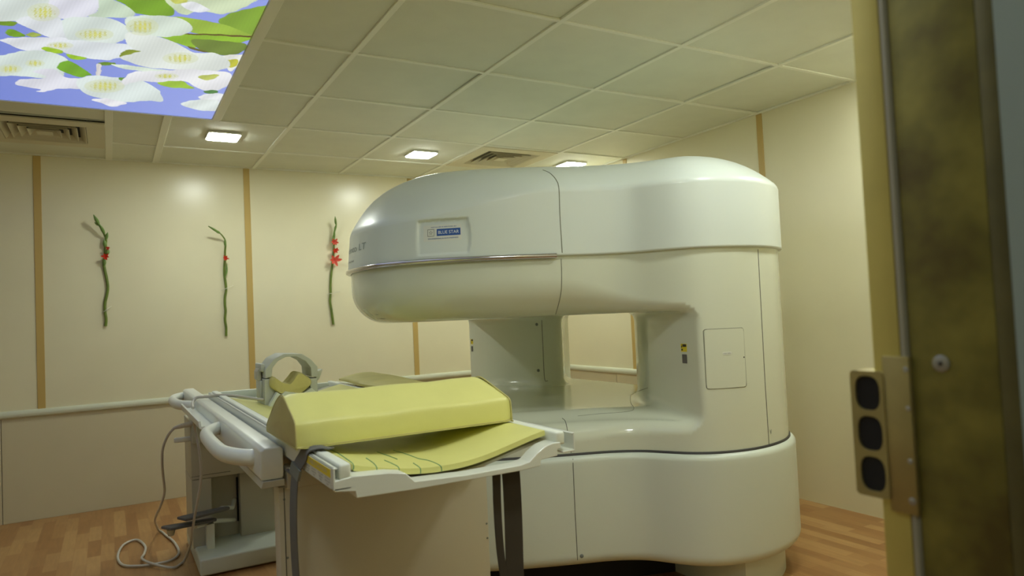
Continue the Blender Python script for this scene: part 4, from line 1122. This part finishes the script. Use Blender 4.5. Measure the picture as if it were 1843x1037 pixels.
# spare mat lying on the far rail
bm = bmesh.new(); nx_, ny_ = 30, 20; T = {}
for i in range(nx_+1):
    u_ = i/nx_; x = .875+u_*.34
    for j in range(ny_+1):
        v_ = j/ny_; y = 2.42+v_*.66+.06*u_
        z = .822+.020*math.sin(math.pi*min(u_*1.5, 1))*(.35+.65*v_)-.05*max(0, u_-.45)**1.3*1.8+.002*math.sin(9*v_+6*u_)
        ed = min(i, nx_-i, j, ny_-j)
        T[i, j, 1] = bm.verts.new((x, y, z+.012-(.004 if ed == 0 else 0))); T[i, j, 0] = bm.verts.new((x, y, z))
for s in (0, 1):
    for i in range(nx_):
        for j in range(ny_): bm.faces.new((T[i, j, s], T[i+1, j, s], T[i+1, j+1, s], T[i, j+1, s]))
for i in range(nx_):
    for j in (0, ny_): bm.faces.new((T[i, j, 0], T[i+1, j, 0], T[i+1, j, 1], T[i, j, 1]))
for j in range(ny_):
    for i in (0, nx_): bm.faces.new((T[i, j, 0], T[i, j+1, 0], T[i, j+1, 1], T[i, j, 1]))
sp = bm_obj('folded_mat', bm, M['vinyl_old'], sharp=60)
tag(sp, 'spare mustard mat resting on the far table rail behind the bolster', 'mat')

# straps
gs = catmull([(.405, 1.50, .8145), (.38, 1.515, .8175), (.362, 1.53, .812), (.352, 1.55, .790), (.345, 1.57, .765), (.340, 1.575, .72), (.337, 1.575, .66), (.338, 1.58, .58), (.341, 1.58, .50), (.344, 1.58, .38), (.345, 1.58, .22)], 6)
st_ = strip('restraint_strap', gs, [.042-.010*min(1, i/24) for i in range(len(gs))], (-.22, 1, 0), .0025, M['strapg'])
tag(st_, 'grey webbing strap hanging over the left table rail beside the yellow label', 'strap', 'table straps')
a = strip('strap_fold', [gs[22]+Vector((-.0015, 0, .0)), gs[26]+Vector((-.0015, 0, 0))], .044, (-.22, 1, 0), .006, M['inkg'], None); a.parent = st_; a.name = 'strap_fold'
s1_ = catmull([(.7305, 1.37, .748), (.729, 1.368, .72), (.727, 1.366, .66), (.729, 1.366, .58), (.736, 1.368, .50), (.738, 1.37, .40), (.739, 1.37, .28)], 6)
st2 = strip('restraint_strap', s1_, [.021-.005*(i/len(s1_)) for i in range(len(s1_))], (1, .12, 0), .003, M['strapd'])
tag(st2, 'narrow dark strap hanging under the table end, left of the wider one', 'strap', 'table straps')
s2_ = catmull([(.769, 1.375, .748), (.769, 1.372, .70), (.768, 1.37, .62), (.766, 1.37, .52), (.765, 1.37, .42), (.765, 1.37, .30)], 6)
st3 = strip('restraint_strap', s2_, .044, (1, 0, 0), .003, M['strapd'])
tag(st3, 'wide dark brown strap hanging straight down under the table end', 'strap', 'table straps')

# floor cable
cb_ = [(.330, 3.535, .645)]+[tuple(at(a, b, 1, y)) for a, b, y in ((328, 766, 3.58), (315, 770, 3.6), (302, 785, 3.63), (293, 808, 3.66), (292, 835, 3.70), (294, 860, 3.75), (296, 886, 3.8), (289, 911, 3.85), (279, 937, 4.0))]
fl = [(287, 956), (302, 966), (315, 978), (322, 995), (309, 1008), (282, 1015), (248, 1019), (221, 1017), (212, 1002), (222, 981), (246, 972), (261, 983), (260, 996), (256, 1010), (277, 1019.5), (311, 1022), (330, 1012)]
for i, (a, b) in enumerate(fl):
    q = at(a, b, 2, .008); cb_.append((q.x, q.y, .008 + (.010 if i in (13, 14) else 0)))
cb_ += [tuple(at(a, b, 1, y)) for a, b, y in ((339, 992, 3.55), (344, 975, 3.48), (349, 937, 3.40), (357, 895, 3.35), (362, 855, 3.33), (359, 815, 3.33), (352, 775, 3.36), (349, 755, 3.30))]
cb_ += [(.300, 3.2, .735)]
cpts = catmull(cb_, 8)
co_ = thing('coil_cable', 'pale grey cable hanging from the table and looping on the wooden floor', 'cable', (.2, 3.8, 0))
tube('cable_sheath', [Vector((p.x, p.y, max(p.z, .0062))) for p in cpts], .0058, M['cable'], co_, n=10)
pl = at(322, 768, 1, 3.59); tube('cable_plug', catmull([(.338, 3.54, .646), tuple(at(335, 765, 1, 3.56)), tuple(pl), tuple(at(312, 771, 1, 3.6))], 4), [.013]*5+[.011]*4+[.009, .008, .007, .006], M['cable'], co_, n=12)

# ------------------------------------------------------------------ flowers taped to the wall
def W(px, py, off=.012): q = at(px, py, 1, YB-off); return q
def leafbud(bm, a, b, r, flat=.6):
    a, b = Vector(a), Vector(b); N_ = 7
    add_tube(bm, [a.lerp(b, i/(N_-1)) for i in range(N_)], [max(.0008, r*math.sin(math.pi*min(.97, (.08+.9*i/(N_-1)))**.8)) for i in range(N_)], 8)
def gladiolus(label, stem, buds, blooms, tape, leaf=None, rs=.007, tip_lift=.06):
    base = W(*stem[-1]); t = thing('gladiolus_stem', label, 'flower', base, 'flowers taped to the wall')
    n_ = len(stem); pts = [W(x, y, .009+tip_lift*max(0, 1-i/(n_*.35))**1.5) for i, (x, y) in enumerate(stem)]
    P = catmull(pts, 6); N_ = len(P)
    tube('stem', P, [rs*(.35+.65*min(1, i/N_*2.2)) for i in range(N_)], M['stem'], t, n=8)
    for x0, y0, x1, y1, r in buds:
        def lift(y): 
            i = min(range(len(stem)), key=lambda q: abs(stem[q][1]-y)); return .016+tip_lift*max(0, 1-i/(n_*.35))**1.5
        bm = bmesh.new(); leafbud(bm, W(x0, y0, lift(y0)), W(x1, y1, lift(y1)+.004), r); bm_obj('bud', bm, M['bud'], t)
    for x, y, r in blooms:
        c = W(x, y, .03); bm = bmesh.new()
        for q in range(6):
            a0 = q*math.pi/3+random.uniform(-.3, .3); L_ = r*random.uniform(.8, 1.15)
            g = {}
            for i in range(5):
                f = i/4; wd_ = .55*r*math.sin(math.pi*min(.92, .15+.8*f)); cx_ = L_*f; zz = .35*r*f*f
                for j in (-1, 0, 1):
                    u_ = (cx_*math.cos(a0)-j*wd_*.5*math.sin(a0)); v_ = (cx_*math.sin(a0)+j*wd_*.5*math.cos(a0))
                    g[i, j] = bm.verts.new(c+Vector((u_, -zz-(.004 if j else 0)-.01, v_)))
            for i in range(4):
                for j in (-1, 0): bm.faces.new((g[i, j], g[i+1, j], g[i+1, j+1], g[i, j+1]))
        bmesh.ops.solidify(bm, geom=bm.faces[:], thickness=.001)
        bm_obj('bloom', bm, M['petal'] if r < .03 else M['petal2'], t)
    if leaf:
        bm = bmesh.new(); L = catmull([W(x, y, .02) for x, y in leaf], 6); add_tube(bm, L, [.006*math.sin(math.pi*min(.95, .1+.85*i/len(L))) for i in range(len(L))], 6); bm_obj('leaf', bm, M['bud'], t)
    for (x0, y0, x1, y1) in tape:
        a, b = W(x0, y0, .006), W(x1, y1, .006); m_ = (a+b)/2; m_.y -= .018
        strip('clear_tape', catmull([a, m_, b], 5), .004, (0, 0, 1), .0006, M['tape'], t)
gladiolus('green gladiolus stem with one red bud, leftmost flower taped to the wall',
    [(169,387),(174,398),(181,410),(188,423),(191,433),(189,448),(189,462),(187,475),(189,488),(192,502),(194,518),(192,532),(189,545),(189,560),(191,575),(190,587)],
    [(178,404,168,386,.011),(178,406,170,400,.008),(188,421,179,403,.010),(190,432,194,418,.010),(190,446,187,430,.011),(193,458,194,446,.012),(188,478,187,462,.011)],
    [(189.5,462,.022),(194,447,.012)], [(183,564,201,551)], rs=.0085)
gladiolus('slim dark gladiolus stem bent at the top, middle flower on the wall',
    [(375,407),(386,415),(396,420),(404,430),(406,440),(405,452),(405,465),(404,480),(404,495),(406,510),(407,522),(405,535),(405,548),(406,560),(405,575),(407,590),(407,605)],
    [(394,419,376,407,.008),(396,420,386,414,.009),(406,444,404,430,.008)],
    [(405.5,465,.020)], [(398,523,420,514)], leaf=[(405,500),(408,488),(408,474)], rs=.0080, tip_lift=.09)
gladiolus('gladiolus spike with three coral red blooms beside the scanner',
    [(603,390),(605,398),(605,408),(602,418),(601,430),(601,445),(600,462),(598,478),(596,495),(595,512),(595,528),(594,542),(596,556),(598,570),(600,584)],
    [(604,404,603,390,.007),(602,416,606,402,.008),(601,430,602,412,.009),(600,440,599,424,.009)],
    [(601.5,436,.031),(603,451,.024),(602,469,.042)], [(587,530,612,525)], rs=.0085)

# ------------------------------------------------------------------ door frame in the foreground
dj = bpy.data.objects.new('door_1', None); C.objects.link(dj); dj.location = (.75, .41, 0); dj['kind'] = 'structure'
box('frame_face', .752, .86, .3582, .446, 0, 2.08, M['brass'], dj, bev=.002)
box('frame_edge', .7518, .86, .3418, .358, 0, 2.08, M['brassd'], dj, bev=.001)
prism('seal_strip', [(.7515,.4465),(.7485,.4485),(.7485,.4530),(.7515,.4550),(.76,.4550),(.76,.4465)], 2, 0, 2.08, M['sealstrip'], dj)
box('frame_inner_lip', .750, .86, .4555, .487, 0, 2.08, M['brassl'], dj, bev=.0015)
box('frame_head', -.62, .86, .345, .487, 2.03, 2.08, M['brass'], dj, bev=.002)
box('frame_face', -.62, -.56, .345, .487, 0, 2.03, M['brass'], dj, bev=.002)
# strike box with three oval openings
bm = bmesh.new(); y0, y1, z0, z1 = .4735, .5135, .8585, 1.0005
hol = [(.4925+.0005, .9755), (.4925, .9300), (.4925-.0005, .8845)]
outl = round_rect((y0+y1)/2, (z0+z1)/2, (y1-y0)/2, (z1-z0)/2, .005, 4)
pts2 = [Vector(p) for p in outl]; faces = [list(range(len(outl)))]; edges = []
hl = []
for hy, hz in hol:
    r_ = [(hy+.0150*abs(math.cos(a))**.7*math.copysign(1, math.cos(a)), hz+.0195*abs(math.sin(a))**.7*math.copysign(1, math.sin(a))) for a in [2*math.pi*i/28 for i in range(28)]]
    s = len(pts2); pts2 += [Vector(p) for p in r_]; edges += [(s+i, s+(i+1) % 28) for i in range(28)]; hl.append(r_)
no = len(outl); edges += [(i, (i+1) % no) for i in range(no)]
r3 = delaunay_2d_cdt(pts2, edges, [], 1, 1e-7)
vv = [bm.verts.new((.744, v.x, v.y)) for v in r3[0]]
for f in r3[2]:
    c_ = sum((r3[0][i] for i in f), Vector((0, 0)))/len(f)
    if any(poly_mask(np.array([c_.x]), np.array([c_.y]), h_)[0] for h_ in hl): continue
    try: bm.faces.new([vv[i] for i in f])
    except ValueError: pass
e_ = bmesh.ops.extrude_face_region(bm, geom=bm.faces[:])
for g in e_['geom']:
    if isinstance(g, bmesh.types.BMVert): g.co.x += .030
bm_obj('strike_box', bm, M['brassm'], dj, sharp=30)
box('strike_shade', .7470, .772, y0+.003, y1-.003, z0+.004, z1-.004, M['black'], dj)  # solid black block close behind the openings, painting their depth as dark
box('strike_plate', .7455, .752, .4440, .4745, .847, 1.018, M['brassm'], dj, bev=.001)
for y, z, r_ in ((.4475, 1.004, .003), (.4475, .962, .0028), (.449, .905, .0028), (.4495, .862, .0042)):
    bm = bmesh.new(); add_disc(bm, (.7462, y, z), (-1, 0, 0), r_, .0015, 14); bm_obj('plate_screw', bm, M['steel'], dj)
bm = bmesh.new(); add_disc(bm, (.7525, .413, 1.0115), (-1, 0, 0), .0088, .0022, 22); sc_ = bm_obj('frame_screw', bm, M['steel'], dj)
bm = bmesh.new()
for a in (.4, .4+math.pi/2):
    add_tube(bm, [Vector((.7501, .413-math.cos(a)*.003, 1.0115-math.sin(a)*.003)), Vector((.7501, .413+math.cos(a)*.003, 1.0115+math.sin(a)*.003))], .0011, 6)
bm_obj('screw_slot', bm, M['ink'], sc_)

# ------------------------------------------------------------------ light
wd = bpy.data.worlds.new('world'); SC.world = wd; wd.use_nodes = True
wd.node_tree.nodes['Background'].inputs[0].default_value = (.8, .85, .8, 1); wd.node_tree.nodes['Background'].inputs[1].default_value = .02
# corridor ceiling lamp behind the camera
ct = thing('corridor_light', 'square lamp on the corridor ceiling outside the door', 'light', (-.4, -.7, 2.6))
box('diffuser', -.55, -.25, -.85, -.55, 2.585, 2.598, mat('corridor_led', (.9, .9, .9), .5, emit=(.92, 1.0, .92), es=11.0), ct)

SC.cycles.use_denoising = True
SC.cycles.use_adaptive_sampling = True; SC.cycles.adaptive_threshold = .02
SC.cycles.caustics_reflective = False; SC.cycles.caustics_refractive = False
SC.cycles.max_bounces = 7; SC.cycles.diffuse_bounces = 6
SC.view_settings.view_transform = 'Standard'; SC.view_settings.look = 'None'; SC.view_settings.gamma = 1
SC.view_settings.exposure = 1.15
